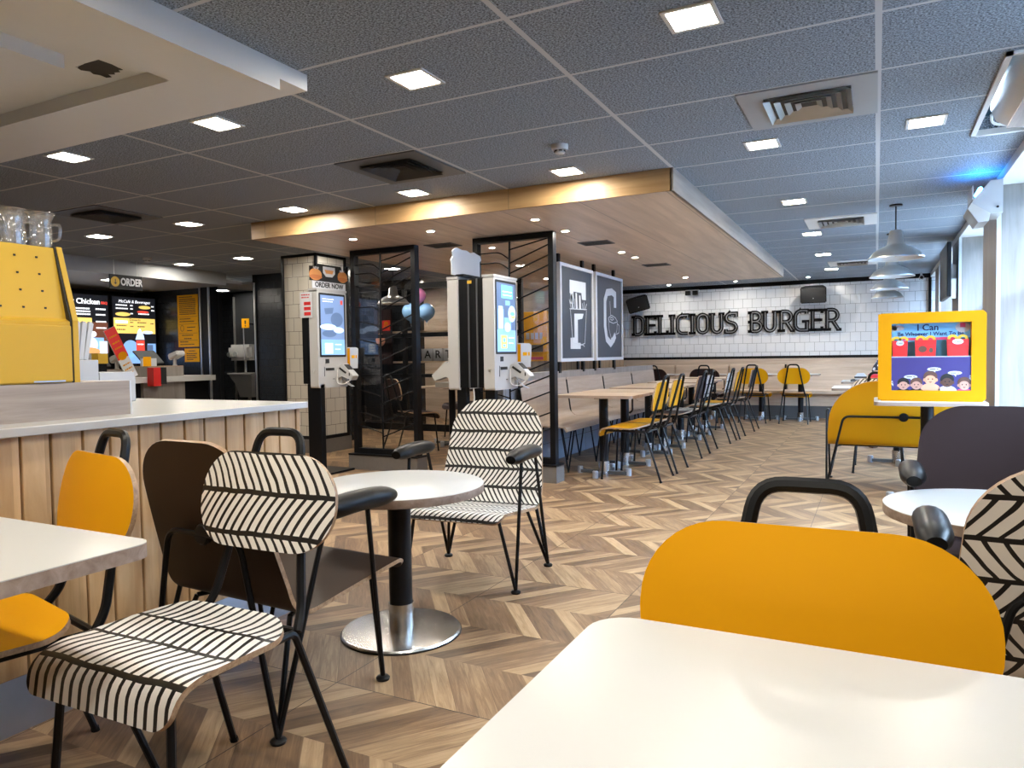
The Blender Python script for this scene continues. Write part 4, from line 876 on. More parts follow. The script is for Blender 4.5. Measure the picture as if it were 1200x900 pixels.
# ================================================================= ordering screens
def kiosk_unit(t, x, sgn, screen, bare=False):
    """one slim cabinet whose face looks along sgn*x, at local x; y spans 0..0.45, z .82...1.745"""
    f = x+.05*sgn
    bm = BM(); prism(bm, rrect(0, .42, .82, 1.745, .02, 4), x-.05, x+.05, 'yz'); obj('cabinet', bm, 'whitegloss', t, smooth=False)
    obj('top_cap', boxes((x-.055, x+.055, -.005, .425, 1.745, 1.765)), 'whitegloss', t, smooth=False)
    if bare: return
    d = t
    bm = BM(); prism(bm, rrect(.025, .40, 1.115, 1.725, .012, 3), f, f+.003, 'yz'); s = obj('screen', bm, 'ink', t, smooth=False)
    o = bpy.data.objects.new('screen_frame', None)
    base = (f+.003, .045, 1.135); W, H_ = .335, .57
    def q(shapes):
        out = []
        for a in shapes:
            p = a if not (isinstance(a, tuple) and len(a) == 4 and not isinstance(a[0], tuple)) else [(a[0], a[2]), (a[1], a[2]), (a[1], a[3]), (a[0], a[3])]
            out.append([(base[1]+W*u, base[2]+H_*v) for u, v in p])
        return out
    for i, (m, shapes) in enumerate(screen):
        bm = BM()
        for p in q(shapes): prism(bm, p, base[0]+.0007*i, base[0]+.0007*i+.001, 'yz')
        obj('picture', bm, m, s, smooth=False)
    bm = boxes((f, f+.004, .10, .15, 1.055, 1.095), (f, f+.003, .20, .225, .90, .905), (f, f+.003, .08, .085, .93, 1.02)); obj('scanner_window', bm, 'ink', t, smooth=False)
    bm = boxes((f, f+.004, .10, .22, .985, 1.01)); obj('receipt_slot', bm, 'ink', t, smooth=False)
    obj('lock', lathed([(0, -.004), (.012, -.004), (.012, 0), (0, 0)], 14, (x, 0, .98), axis='y'), 'alu', t)
    # card terminal on an angled bracket, with its cable and curling receipt
    bm = BM(); prism(bm, [(f, 1.02), (f+.06, 1.05), (f+.19, .93), (f+.16, .885), (f+.05, .93), (f, .90)], .27, .36, 'xz'); bmesh.ops.bevel(bm, geom=bm.edges[:], offset=.004, segments=2, affect='EDGES'); ct_ = obj('card_terminal', bm, 'whitegloss', t, smooth=False)
    bm = BM(); prism(bm, [(f+.075, 1.035), (f+.125, .989), (f+.129, .994), (f+.079, 1.040)], .28, .35, 'xz'); box(bm, f+.14, f+.15, .266, .27, .93, .96); prism(bm, [(f+.02, 1.0), (f+.10, .95), (f+.11, .965), (f+.03, 1.015)], .266, .27, 'xz'); obj('terminal_screen', bm, 'ink', ct_, smooth=False)
    obj('bracket', boxes((f, f+.03, .29, .34, .86, .98)), 'whitegloss', t, smooth=False)
    obj('cable', tubes((fillet([(f+.01, .26, .99), (f+.03, .22, .86), (f+.10, .24, .845), (f+.15, .30, .90)], .05), .005)), 'white', t)
    bm = BM(); prism(bm, [(f+.02, .92), (f+.11, .84), (f+.15, .825), (f+.152, .828), (f+.11, .845), (f+.022, .924)], .295, .335, 'xz'); obj('receipt', bm, 'pwhite', t, smooth=False)
    bm = BM(); prism(bm, [(f-.02, 1.0), (f+.12, 1.0), (f+.13, 1.19), (f+.11, 1.205), (f-.02, 1.21)], .425, .432, 'xz'); c = obj('side_card', bm, 'pwhite', t, smooth=False)
    obj('side_card_print', boxes((f-.02, f+.03, .4235, .425, 1.02, 1.20)), 'signyellow', c, smooth=False); obj('side_card_print', boxes((f+.05, f+.09, .4235, .425, 1.10, 1.13), (f+.10, f+.115, .4235, .425, 1.10, 1.13)), 'orange', c, smooth=False)
k1 = thing('ordering_kiosk', 'white self-order screen headed ORDER NOW, in front of the tiled column', 'ordering screen', (-4.75, 5.25, 0))
scr1 = [('scr_grey', [(0, 1, 0, 1)]), ('scr_mid', [[(.15, .78), (.55, .80), (.5, .70), (.2, .68)], ellipse(.68, .60, .26, .12), ellipse(.35, .36, .3, .06)]), ('scr_blue', [(0, 1, 0, .26)]), ('scr_pale', [ellipse(.3, .47, .34, .05), ellipse(.75, .42, .22, .05), (.15, .48, .02, .20)]), ('scr_white', textrows([(.08, .55, .93), (.08, .5, .89), (.58, .85, .17), (.58, .8, .09)], .012, 3, .06)+[ellipse(.3, .07+.05*i, .15, .015) for i in range(3)]), ('scr_red', [(.84, .93, .86, .93)])]
kiosk_unit(k1, 0, 1, scr1)
obj('back_plate', boxes((-.09, -.052, .02, .43, .86, 1.72)), 'black', k1, smooth=False)
obj('pole', boxes((-.11, .05, .02, .085, .02, .86), (-.16, -.09, .02, .085, .86, 1.6), bev=.004), 'black', k1, smooth=False); obj('foot_plate', boxes((-.20, .16, -.06, .36, 0, .02)), 'black', k1, smooth=False)
hb = obj('header_band', boxes((.02, .03, -.03, .44, 1.765, 1.835)), 'pwhite', k1, smooth=False); text('ORDER NOW', .066, 'ink', (.031, .205, 1.80), '+x', hb, bold=.002, sx=.98)
hp = obj('header_board', prisms(([(-.06, 1.835), (.45, 1.835), (.45, 1.94), (.40, 1.955), (.38, 2.0), (.05, 2.0), (.02, 1.975), (-.06, 1.97)], .02, .028, 'yz')), 'ink', k1, smooth=False)
MAT.update(bun=plain('printed_bun', (.60, .26, .08), .5), patty=plain('printed_crust', (.50, .17, .05), .5))
obj('burger_print', prisms((ellipse(.015, 1.895, .085, .055), .0285, .031, 'yz'), (ellipse(.40, 1.90, .07, .055), .0285, .031, 'yz')), 'bun', hp, smooth=False)
obj('burger_print', prisms((ellipse(.015, 1.873, .088, .02), .0312, .0325, 'yz'), (ellipse(.40, 1.875, .072, .02), .0312, .0325, 'yz')), 'patty', hp, smooth=False)
text('NEW', .034, 'pwhite', (.0325, .02, 1.955), '+x', hp); text('NEW', .03, 'pwhite', (.0325, .39, 1.955), '+x', hp)
obj('header_print', prisms(([(.12, 1.98), (.29, 1.98), (.29, 1.92), (.25, 1.885), (.16, 1.885), (.12, 1.92)], .0285, .030, 'yz')), 'pwhite', hp, smooth=False); obj('header_print', prisms(([(.14, 1.95), (.27, 1.95), (.25, 1.915), (.16, 1.915)], .0305, .032, 'yz')), 'bun', hp, smooth=False)
nc = thing('price_card', 'white card with red print fixed to the side of the first ordering screen', 'card', (-4.82, 5.235, 1.49)); obj('sheet', boxes((-.07, .07, -.004, .004, 0, .24)), 'pwhite', nc, smooth=False); obj('red_print', boxes(*[(-.02, .06, -.0055, -.004, .02+.048*i, .052+.048*i) for i in range(3)]), 'red', nc, smooth=False); obj('lettering', lines_bm('-y', 0, [(-.05, .05, .21), (-.05, .04, .185)], -.0045, .01, 3), 'red', nc, smooth=False)

k2 = thing('ordering_kiosk', 'white double-sided self-order screen with a blank cloud-edged board on top', 'ordering screen', (-2.82, 5.17, 0))
scr2 = [('scr_mid', [(0, 1, 0, 1)]), ('scr_green', [(.25, .85, .78, .97)]), ('scr_blue', [(0, 1, 0, .32), (.05, .35, .32, .62), (.38, .75, .30, .50), (.45, .7, .68, .75)]), ('scr_pale', [(.08, .30, .34, .66), ellipse(.80, .56, .2, .12), ellipse(.55, .36, .16, .07)]), ('scr_white', textrows([(.3, .8, .87), (.32, .78, .82), (.6, .9, .2), (.6, .85, .12)], .012, 8, .06)), ('scr_yellow', [(.18, .5, .05, .24), ellipse(.85, .52, .12, .03)]), ('scr_green', [(.28, .42, .14, .20), (.28, .42, .07, .11), ellipse(.82, .56, .12, .03)])]
kiosk_unit(k2, 0, 1, scr2); kiosk_unit(k2, -.34, -1, [], True)
obj('spine', boxes((-.29, -.05, .02, .40, .84, 1.74)), 'black', k2, smooth=False); obj('spine_rib', boxes((-.20, -.19, .008, .02, .84, 1.74), (-.12, -.11, .008, .02, .84, 1.74)), 'greydark', k2, smooth=False)
obj('pole', boxes((-.06, .03, .03, .09, .02, .84), (-.33, -.24, .03, .09, .02, .84), bev=.004), 'black', k2, smooth=False); obj('foot_plate', boxes((-.45, .12, 0, .40, 0, .02)), 'black', k2, smooth=False)
obj('top_sticker', boxes((-.20, -.16, .0065, .008, 1.70, 1.725)), 'boxyellow', k2, smooth=False)
bm = BM(); pts = [(-.04, 1.78), (.40, 1.78), (.43, 1.80), (.43, 1.93), (.46, 1.95), (.44, 1.985), (.40, 1.99), (.33, 2.005), (.27, 1.99), (.20, 2.005), (.13, 2.0), (.05, 2.01), (.0, 1.995), (-.03, 1.97), (-.02, 1.93), (-.05, 1.90), (-.04, 1.86)]
prism(bm, pts, -.325, -.315, 'yz'); obj('header_board', bm, 'pwhite', k2, smooth=False); obj('board_rail', boxes((-.33, -.24, .02, .44, 1.765, 1.785)), 'black', k2, smooth=False)
bm = BM(); prism(bm, [(-.39, 1.02), (-.46, 1.06), (-.60, .94), (-.57, .895), (-.46, .93), (-.39, .90)], .06, .15, 'xz'); obj('card_terminal', bm, 'whitegloss', k2, smooth=False)
obj('printer_tray', boxes((-.56, -.40, .05, .30, .84, .88)), 'alu', k2, smooth=False); obj('cable', tubes((fillet([(-.17, .03, .84), (-.16, .03, .74), (-.18, .03, .68)], .04), .006)), 'white', k2)

# ================================================================= glass screens with leaf-vein bars
def partition(x0, x1, label, foot):
    y = 5.73; zb, zt = .155, 2.16; b = .048; W = x1-x0
    t = thing('glass_screen', label, 'partition', ((x0+x1)/2, y, 0)); h = W/2
    bm = boxes((-h, -h+b, -.035, .035, zb, zt), (h-b, h, -.035, .035, zb, zt), (-h+b, h-b, -.035, .035, zb, zb+.05), (-h+b, h-b, -.035, .035, zt-.05, zt)); obj('frame', bm, 'black', t, smooth=False)
    obj('pane', boxes((-h+b, h-b, -.003, .003, zb+.05, zt-.05)), 'glass', t, smooth=False)
    xr = -h+W*.46; stem = obj('stem_bar', tubes(([(xr-.01, -.012, zb+.05), (xr-.02, -.012, 1.2), (xr, -.012, zt-.05)], .009)), 'black', t)
    for z in (2.05, 1.93, 1.84, 1.755, 1.58, 1.385, 1.27, 1.09, .92, .80, .66, .48, .34):
        obj('vein_bar', tubes(([(xr-.01, -.012, z-.015), (h-b, -.012, min(z+.125, zt-.05))], .0065)), 'black', t)
    for i, z in enumerate((2.02, 1.93, 1.74, 1.60, 1.40, 1.22, .98, .72, .50, .36)):
        z2 = z if i in (0, 1, 3) else z+.07
        obj('vein_bar', tubes((fillet([(-h+b, -.012, z2), (xr-.10, -.012, z2 if i in (0, 1, 3) else z+.025), (xr-.015, -.012, z-.06 if i in (0, 1, 3) else z)], .05), .0055)), 'black', t)
    obj('base_plinth', boxes((-h-.03, h+foot, -.085, .085, 0, zb-.015)), 'plinth', t, smooth=False); obj('base_cap', boxes((-h-.03, h+foot, -.09, .09, zb-.015, zb)), 'black', t, smooth=False)
partition(-4.66, -3.89, 'tall black-framed glass screen with leaf-vein bars, between the two ordering screens', .02); partition(-3.26, -2.47, 'tall black-framed glass screen behind the double-sided ordering screen, beside the pictures', .03)

# ================================================================= framed letters over the bench
def picture(y0, y1, label, letter):
    t = thing('framed_picture', label, 'picture', (-2.955, (y0+y1)/2, 1.03)); w = (y1-y0)/2; H_ = 1.04
    obj('backing', boxes((-.012, .006, -w+.02, w-.02, .02, H_-.02)), 'navy', t, smooth=False)
    obj('frame', boxes((-.02, .02, -w, -w+.035, 0, H_), (-.02, .02, w-.035, w, 0, H_), (-.02, .02, -w+.035, w-.035, 0, .035), (-.02, .02, -w+.035, w-.035, H_-.035, H_)), 'pwhite', t, smooth=False)
    U = lambda u, v: (-w+2*w*u, H_*v)
    fills, lns = [], []
    if letter == 'F':
        fills = [[(.29, .845), (.78, .85), (.78, .66), (.66, .66), (.64, .73), (.40, .73), (.40, .60), (.30, .60), (.33, .70), (.29, .71)], [(.42, .50), (.70, .51), (.66, .455), (.52, .44), (.52, .195), (.60, .195), (.60, .13), (.30, .13), (.30, .245), (.42, .25)],
                 [(.31, .70), (.36, .70), (.40, .56), (.36, .55)], [(.46, .72), (.50, .72), (.52, .56), (.47, .55)], [(.57, .70), (.61, .70), (.62, .56), (.57, .56)]]
        lns = [[(.28, .545), (.80, .56)], [(.30, .54), (.36, .20), (.60, .17), (.73, .19), (.79, .55)], [(.27, .64), (.33, .54)], [(.80, .62), (.74, .55)], [(.34, .63), (.40, .55)], [(.66, .62), (.68, .56)], [(.72, .64), (.71, .56)], [(.44, .66), (.43, .56)], [(.60, .18), (.68, .17), (.72, .155)]]
    else:
        C_ = [(.72, .70), (.72, .79), (.60, .815), (.42, .795), (.345, .70), (.34, .40), (.40, .25), (.54, .195), (.66, .25), (.72, .30)]
        fills = []
        ribbon_pts = [U(*p) for p in C_]
        bm = BM(); ribbon(bm, ribbon_pts, .085, .0063, .0083, 'yz'); ribbon(bm, [U(.72, .63), U(.72, .80)], .09, .0064, .0082, 'yz'); obj('letter_print', bm, 'pwhite', t, smooth=False)
        lns = [[(.46, .50), (.58, .535), (.72, .51), (.80, .47), (.78, .36), (.70, .27), (.55, .26)], [(.46, .50), (.50, .455), (.64, .44), (.78, .46)], [(.46, .50), (.48, .36), (.55, .27)], [(.52, .50), (.60, .51), (.66, .49), (.60, .475), (.53, .485)], [(.52, .70), (.54, .53)], [(.80, .44), (.87, .42), (.86, .33), (.76, .31)]]
    if fills:
        bm = BM()
        for f in fills: prism(bm, [U(*p) for p in f], .0063, .0083, 'yz')
        obj('letter_print', bm, 'pwhite', t, smooth=False)
    bm = BM()
    for l in lns: ribbon(bm, [U(*p) for p in l], .009, .0085, .010, 'yz')
    obj('line_drawing', bm, 'pwhite', t, smooth=False)
    obj('hanging_post', boxes((-.05, -.02, -w+.05, -w+.10, -.12, sz-1.03)), 'black', t, smooth=False); obj('hanging_post', boxes((-.05, -.02, w-.24, w-.19, -.12, sz-1.03)), 'black', t, smooth=False)
picture(6.95, 7.93, 'white-framed navy picture with a big white letter F and fries', 'F'); picture(8.02, 9.02, 'white-framed navy picture with a big white letter C and a coffee cup', 'C')
ws_ = thing('plank_screen', 'low brown plank screen behind the bench wall, under the framed pictures', 'screen'); obj('planks', boxes((-3.42, -3.38, 6.0, 10.4, 0, 1.035)), 'brownwood', ws_, smooth=False); obj('post', boxes(*[(-3.38, -3.36, y, y+.05, 0, 1.035) for y in (6.9, 7.7, 8.5, 9.3)]), 'black', ws_, smooth=False)

# ================================================================= raised sign letters on the tiled wall
def arc(cx, cy, rx, ry, a0, a1, n=8): return [(cx+rx*math.cos(rad(a0+(a1-a0)*k/n)), cy+ry*math.sin(rad(a0+(a1-a0)*k/n))) for k in range(n+1)]
SER = .17
def stem(x, y0=0.0, y1=1.0, s0=True, s1=True): return [('s', [(x, y0), (x, y1)])]+([('b', [(x-SER, y0+.055), (x+SER, y0+.055)])] if s0 else [])+([('b', [(x-SER, y1-.055), (x+SER, y1-.055)])] if s1 else [])
def glyph(c):
    if c == 'D': return .72, stem(.2)+[('s', [(.2, .945)]+arc(.36, .67, .26, .275, 90, 0)+arc(.36, .33, .26, .275, 0, -90)+[(.2, .055)])]
    if c == 'E': return .70, stem(.2)+[('b', [(.1, .055), (.62, .055)]), ('b', [(.1, .945), (.62, .945)]), ('b', [(.2, .5), (.55, .5)]), ('b', [(.60, .0), (.60, .2)]), ('b', [(.60, .8), (.60, 1)]), ('b', [(.55, .44), (.55, .56)])]
    if c == 'L': return .66, stem(.2)+[('b', [(.1, .055), (.6, .055)]), ('b', [(.58, 0), (.58, .22)])]
    if c == 'I': return .44, stem(.22)
    if c == 'C': return .68, [('s', [(.6, .80), (.6, .945), (.36, .945)]+arc(.36, .67, .25, .275, 90, 180)+arc(.36, .33, .25, .275, 180, 270)+[(.62, .055)])]
    if c == 'O': return .70, [('o', [(.59, .5)]+arc(.35, .70, .24, .245, 0, 180)+arc(.35, .30, .24, .245, 180, 360)+[(.59, .5)])]
    if c == 'U': return .78, [('s', [(.17, .945)]+arc(.39, .30, .22, .245, 180, 360)+[(.61, .945)]), ('b', [(.0, .945), (.32, .945)]), ('b', [(.48, .945), (.76, .945)])]
    if c == 'S': return .66, [('s', [(.58, .78), (.58, .945), (.32, .945)]+arc(.32, .74, .21, .205, 90, 250, 7)+[(.42, .49)]+arc(.36, .28, .22, .225, 50, -90, 7)+[(.10, .055), (.10, .2)])]
    if c == 'B': return .72, stem(.2)+[('b', [(.03, .5), (.4, .5)]), ('s', [(.2, .945)]+arc(.38, .735, .2, .21, 90, -90)+[(.2, .525)]), ('s', [(.2, .505)]+arc(.40, .28, .23, .225, 90, -90)+[(.2, .055)])]
    if c == 'R': return .78, stem(.2)+[('s', [(.2, .945)]+arc(.40, .70, .23, .245, 90, -90)+[(.2, .455)]), ('s', [(.42, .46), (.66, .055)]), ('b', [(.58, .04), (.80, .04)])]
    if c == 'G': return .74, [('s', [(.6, .80), (.6, .945), (.36, .945)]+arc(.36, .67, .25, .275, 90, 180)+arc(.36, .33, .25, .275, 180, 270)+[(.62, .055), (.62, .42)]), ('b', [(.40, .45), (.72, .45)])]
def sign_letter(c, x, z, h, label):
    w, strokes = glyph(c); t = thing('sign_letter', label, 'sign letter', (x, 13.262, z), 0, 'raised letters of the wall sign')
    bm = BM(); bi = BM(); sc = h
    for kind, p in strokes:
        p2 = [(a*sc, b*sc) for a, b in p]
        wd = {'s': .18, 'b': .135, 'o': .18}[kind]*sc
        ribbon(bm, p2, wd, -.002, .02, 'xz', closed=False)
        if kind in 's' or kind == 'o':
            for i in range(1): pass
            q = [(a+.018*sc, b) for a, b in p2]
            if len(q) == 2 and q[0][0] == q[1][0]: q = [(q[0][0], q[0][1]+.10*sc), (q[1][0], q[1][1]-.10*sc)]
            ribbon(bi, q, .042*sc, -.0035, -.0015, 'xz')
    o = obj('outline', bm, 'black', t, smooth=False)
    if len(bi.verts): obj('inline', bi, 'alu2', t, smooth=False)
    else: bi.free()
    return w*h
MAT['alu2'] = plain('pale_inlay', (.26, .26, .27), .5, var=.03)
order = ['first', 'second', 'third', 'fourth', 'fifth', 'sixth', 'seventh', 'eighth', 'ninth']
for word, xs0, xs1 in (('DELICIOUS', -4.16, -2.20), ('BURGER', -2.04, -.53)):
    h = .37; tot = sum(glyph(c)[0] for c in word)*h; gap = (xs1-xs0-tot)/(len(word)-1); x = xs0
    for i, c in enumerate(word):
        x += sign_letter(c, x, 1.445, h, 'black slab letter %s, %s letter of %s on the tiled wall' % (c, order[i], 'the word DELICIOUS' if word[0] == 'D' else 'the word BURGER'))+gap

# ================================================================= yellow poster display on its table
dc = thing('poster_display', 'yellow framed poster display with red meal boxes, standing on a white table', 'display', (.335, 5.80, .7405)); w, H_ = .325, .62
bm = BM()
ow, iw = rrect(-w, w, 0, H_, .025, 4), None
prism(bm, [(-w, .02), (-w+.02, 0), (w-.02, 0), (w, .02), (w, .075), (-w, .075)], -.03, .09, 'xz'); prism(bm, [(-w, H_-.02), (-w+.02, H_), (w-.02, H_), (w, H_-.02), (w, H_-.075), (-w, H_-.075)][::-1], -.03, .09, 'xz')
box(bm, -w, -w+.085, -.03, .09, .075, H_-.075); box(bm, w-.085, w, -.03, .09, .075, H_-.075)
obj('frame', bm, 'signyellow', dc, smooth=False); obj('back_board', boxes((-w, w, .09, .10, 0, H_)), 'signyellow', dc, smooth=False)
MAT.update(skyblue=plain('printed_sky', (.16, .42, .68), .4), purple=plain('printed_indigo', (.045, .035, .15), .4), pnavy=plain('printed_navy', (.01, .02, .10), .5), pgrey=plain('printed_grey', (.42, .42, .45), .5), flesh1=plain('printed_peach', (.75, .33, .20), .5), flesh2=plain('printed_tan', (.50, .27, .20), .5), flesh3=plain('printed_brown', (.10, .045, .03), .5), teal2=plain('printed_teal', (.03, .12, .17), .4), mag=plain('printed_magenta', (.55, .04, .12), .5))
ix, z0, z1, zm = w-.085, .075, H_-.075, .31
bb_ = obj('upper_print', boxes((-ix, ix, .04, .045, zm, z1)), 'skyblue', dc, smooth=False)
obj('picture', prisms(([(-ix, zm), (ix, zm), (ix, zm+.13), (-ix, zm+.10)], .0385, .0399, 'xz')), 'teal2', bb_, smooth=False)
obj('picture', prisms((ellipse(-.20, z1-.03, .04, .02), .0375, .039, 'xz'), (ellipse(-.225, z1-.035, .02, .02), .0375, .039, 'xz')), 'pgrey', bb_, smooth=False)
text('I Can', .062, 'pnavy', (-.015, .038, z1-.032), '-y', bb_, bold=.0012); text('Be Whoever I Want To Be', .0365, 'pnavy', (-.0, .038, z1-.075), '-y', bb_, bold=.0008)
obj('picture', boxes((-.17, .16, .0375, .039, z1-.118, z1-.10)), 'mag', bb_, smooth=False)
obj('picture', prisms((ellipse(ix-.045, z1-.035, .044, .035), .036, .0375, 'xz')), 'pgrey', bb_, smooth=False); obj('picture', boxes((ix-.062, ix-.03, .0345, .036, z1-.035, z1-.005)), 'mag', bb_, smooth=False)
obj('shelf', boxes((-ix, ix, -.02, .045, zm-.004, zm+.003)), 'pgrey', dc, smooth=False)
lp = obj('lower_print', boxes((-ix, ix, -.022, -.016, z0, zm-.004)), 'purple', dc, smooth=False)
def kid(cx, cz, s, skin, hair, shirt):
    f = -.022
    obj('picture', prisms((ellipse(cx, cz-.058*s, .052*s, .035*s, 20), f-.0012, f, 'xz')), shirt, lp, smooth=False)
    obj('picture', prisms((ellipse(cx, cz+.016*s, .037*s, .036*s, 20), f-.002, f-.0008, 'xz')), hair, lp, smooth=False)
    obj('picture', prisms((ellipse(cx, cz-.004*s, .030*s, .029*s, 20), f-.003, f-.0018, 'xz'), (ellipse(cx-.031*s, cz-.003*s, .008*s, .01*s, 10), f-.003, f-.0018, 'xz'), (ellipse(cx+.031*s, cz-.003*s, .008*s, .01*s, 10), f-.003, f-.0018, 'xz')), skin, lp, smooth=False)
    obj('picture', prisms((ellipse(cx-.011*s, cz+.002*s, .0035*s, .005*s, 8), f-.0036, f-.0028, 'xz'), (ellipse(cx+.011*s, cz+.002*s, .0035*s, .005*s, 8), f-.0036, f-.0028, 'xz'), ([(cx-.01*s, cz-.014*s), (cx+.01*s, cz-.014*s), (cx, cz-.02*s)], f-.0036, f-.0028, 'xz')), 'ink', lp, smooth=False)
zk = z0+.045
kid(-.165, zk-.008, 1.0, 'flesh2', 'ink', 'ink'); kid(-.085, zk-.006, 1.0, 'flesh2', 'flesh3', 'ink'); kid(.0, zk+.032, 1.15, 'flesh1', 'flesh3', 'flesh1'); kid(.10, zk+.015, 1.1, 'flesh3', 'ink', 'pwhite'); kid(.20, zk-.005, 1.05, 'flesh2', 'flesh3', 'mag')
for cx, cz in ((-.12, z0+.095), (.022, z0+.148), (.145, z0+.122), (.235, z0+.095), (-.235, z0+.055)):
    hw = min(.042, ix-abs(cx)); b = prisms((ellipse(cx, cz, hw, .013, 18), -.0232, -.0222, 'xz'), ([(cx-.006, cz-.01), (cx+.008, cz-.01), (cx+.006, cz-.026)], -.0232, -.0222, 'xz')); obj('picture', b, 'pwhite', lp, smooth=False)
    obj('lettering', lines_bm('-y', 0, [(cx-hw*.6, cx+hw*.6, cz-.003)], -.0232, .005, 2), 'ink', lp, smooth=False)
def meal_box(x, wid, h, label, extra):
    t = thing('meal_box', label, 'meal box', (.335+x, 5.795, .7405+zm+.0035), 0, 'red meal boxes in the display'); a = wid/2
    obj('carton', prisms(([(-a, 0), (a, 0), (a*1.08, h*.82), (-a*1.08, h*.82)], -.01, .03, 'xz')), 'red', t, smooth=False)
    bm = BM()
    for s in (-.5, .5): ribbon(bm, [(s*a-.024, h*.82), (s*a-.02, h*.93), (s*a-.006, h*.99), (s*a+.006, h*.99), (s*a+.02, h*.93), (s*a+.024, h*.82)], .016, -.0, .012, 'xz')
    obj('handle', bm, 'boxyellow', t, smooth=False); obj('lid_crease', boxes((-a*1.04, a*1.04, -.0108, -.01, h*.56, h*.566)), 'mag', t, smooth=False)
    if extra: obj('speech_bubble', prisms((ellipse(0, h*.70, a*.55, .018, 20), -.012, -.0101, 'xz')), 'pwhite', t, smooth=False); text('I am', .02, 'ink', (0, -.0125, h*.70), '-y', t)
    else: obj('toy_picture', prisms((ellipse(-a*.3, h*.36, a*.42, h*.16, 20), -.0118, -.0101, 'xz'), (ellipse(a*.55, h*.30, a*.2, h*.12, 16), -.0118, -.0101, 'xz')), 'flesh3', t, smooth=False)
meal_box(-.187, .09, .134, 'red meal box with a speech bubble at the left end of the display shelf', True); meal_box(-.03, .12, .138, 'red meal box with a dark toy picture in the middle of the display shelf', False); meal_box(.162, .12, .140, 'red meal box with a speech bubble at the right end of the display shelf', True)

# ================================================================= party corner behind the screens
pw = thing('glazed_screen', 'black-framed glazed screen of the party corner behind the glass screens', 'partition', (-5.6, 9.0, 0))
off(obj('frame', boxes(*[(x-.03, x+.03, 8.97, 9.03, 0, 2.2) for x in (-7.2, -6.35, -5.35, -4.4)], (-7.2, -4.4, 8.97, 9.03, 2.12, 2.2), (-7.2, -4.4, 8.97, 9.03, 1.40, 1.46), (-7.2, -4.4, 8.97, 9.03, .0, .10), (-7.2, -4.4, 8.97, 9.03, .80, .85)), 'black', pw, smooth=False), pw); off(obj('pane', boxes((-7.2, -4.4, 8.998, 9.002, .1, 2.12)), 'glass', pw, smooth=False), pw)
struct('wall_party', boxes((-8.6, -3.8, 10.9, 11.0, 0, HZ)), 'backwood', smooth=False)
sh = thing('display_shelf', 'wooden shelf carrying the white letter blocks in the party corner', 'shelf', (-6.0, 9.45, 1.04)); obj('board', boxes((-1.1, 1.0, -.12, .12, -.03, 0)), 'oaktop', sh, smooth=False); obj('post', boxes((-1.0, -.95, -.03, .03, -1.04, -.03), (.9, .95, -.03, .03, -1.04, -.03)), 'black', sh, smooth=False); obj('upper_board', boxes((-1.1, 1.0, -.12, .12, .44, .47)), 'oaktop', sh, smooth=False); obj('upper_post', boxes((-1.0, -.95, -.03, .03, 0, .44), (.9, .95, -.03, .03, 0, .44)), 'black', sh, smooth=False)
def block(x, z, c, label, g='letter blocks'):
    t = thing('letter_block', label, 'letter block', (x, 9.40, z), 0, g); bm = BM(); prism(bm, rrect(-.085, .085, 0, .19, .03), -.04, .04, 'xz'); obj('block', bm, 'pwhite', t, smooth=False); text(c, .17, 'ink', (0, -.0415, .095), '-y', t, bold=.002)
for i, (c, l) in enumerate(zip('PARTY', ('white letter block P on the party shelf', 'white letter block A seen between glass screen and ordering screen', 'white letter block R right of the block A', 'white letter block T mostly hidden by the ordering screen', 'white letter block Y on the lower party shelf'))): block(-6.37+.185*i, 1.04, c, l)
block(-6.42, 1.51, 'Y', 'white letter block Y on the upper party shelf under the balloons')
for x, y, z, r, m, l in ((-5.95, 8.8, 2.0, .105, 'bpink', 'pink balloon at the top of the bunch'), (-6.10, 8.8, 1.77, .125, 'bblue', 'pale blue balloon at the left of the bunch'), (-5.82, 8.8, 1.76, .12, 'bblue', 'pale blue balloon at the right of the bunch')):
    if 'bpink' not in MAT: MAT.update(bpink=plain('pink_balloon', (.75, .25, .50), .25), bblue=plain('blue_balloon', (.22, .42, .72), .25))
    t = thing('balloon', l, 'balloon', (x, y, z), 0, 'bunch of balloons')
    obj('envelope', lathed([(0, r), (r*.42, r*.91), (r*.75, r*.66), (r*.95, r*.3), (r, 0), (r*.95, -.32*r), (r*.78, -.66*r), (r*.45, -.95*r), (r*.15, -1.12*r), (.012, -1.25*r), (0, -1.25*r)], 28), m, t); obj('knot', lathed([(0, -1.24*r), (.012, -1.3*r), (.016, -1.36*r), (0, -1.36*r)], 12), m, t); obj('string', tubes(([(0, 0, -1.3*r), (.01, 0, -z+1.55)], .002)), 'white', t)
dup(pp, (-5.75, 7.9, HZ-.05), 0, 'dome pendant lamp seen through the first glass screen', 'silver pendant lamps')
gp = thing('party_poster', 'dark red poster with a small yellow arch logo behind the first glass screen', 'poster', (-6.9, 9.2, 1.0)); obj('board', boxes((-.16, .16, -.02, .02, 0, .85)), 'plum', gp, smooth=False); obj('red_panel', boxes((.0, .15, -.024, -.02, .52, .68)), 'red', gp, smooth=False)
bm = BM(); ribbon(bm, [(.03, .54), (.05, .64), (.06, .655), (.07, .64), (.076, .57), (.082, .64), (.092, .655), (.102, .64), (.122, .54)], .013, -.027, -.024, 'xz'); obj('logo', bm, 'signyellow', gp, smooth=False); obj('picture', prisms((ellipse(-.04, .38, .09, .10), -.024, -.02, 'xz')), 'flesh1', gp, smooth=False)
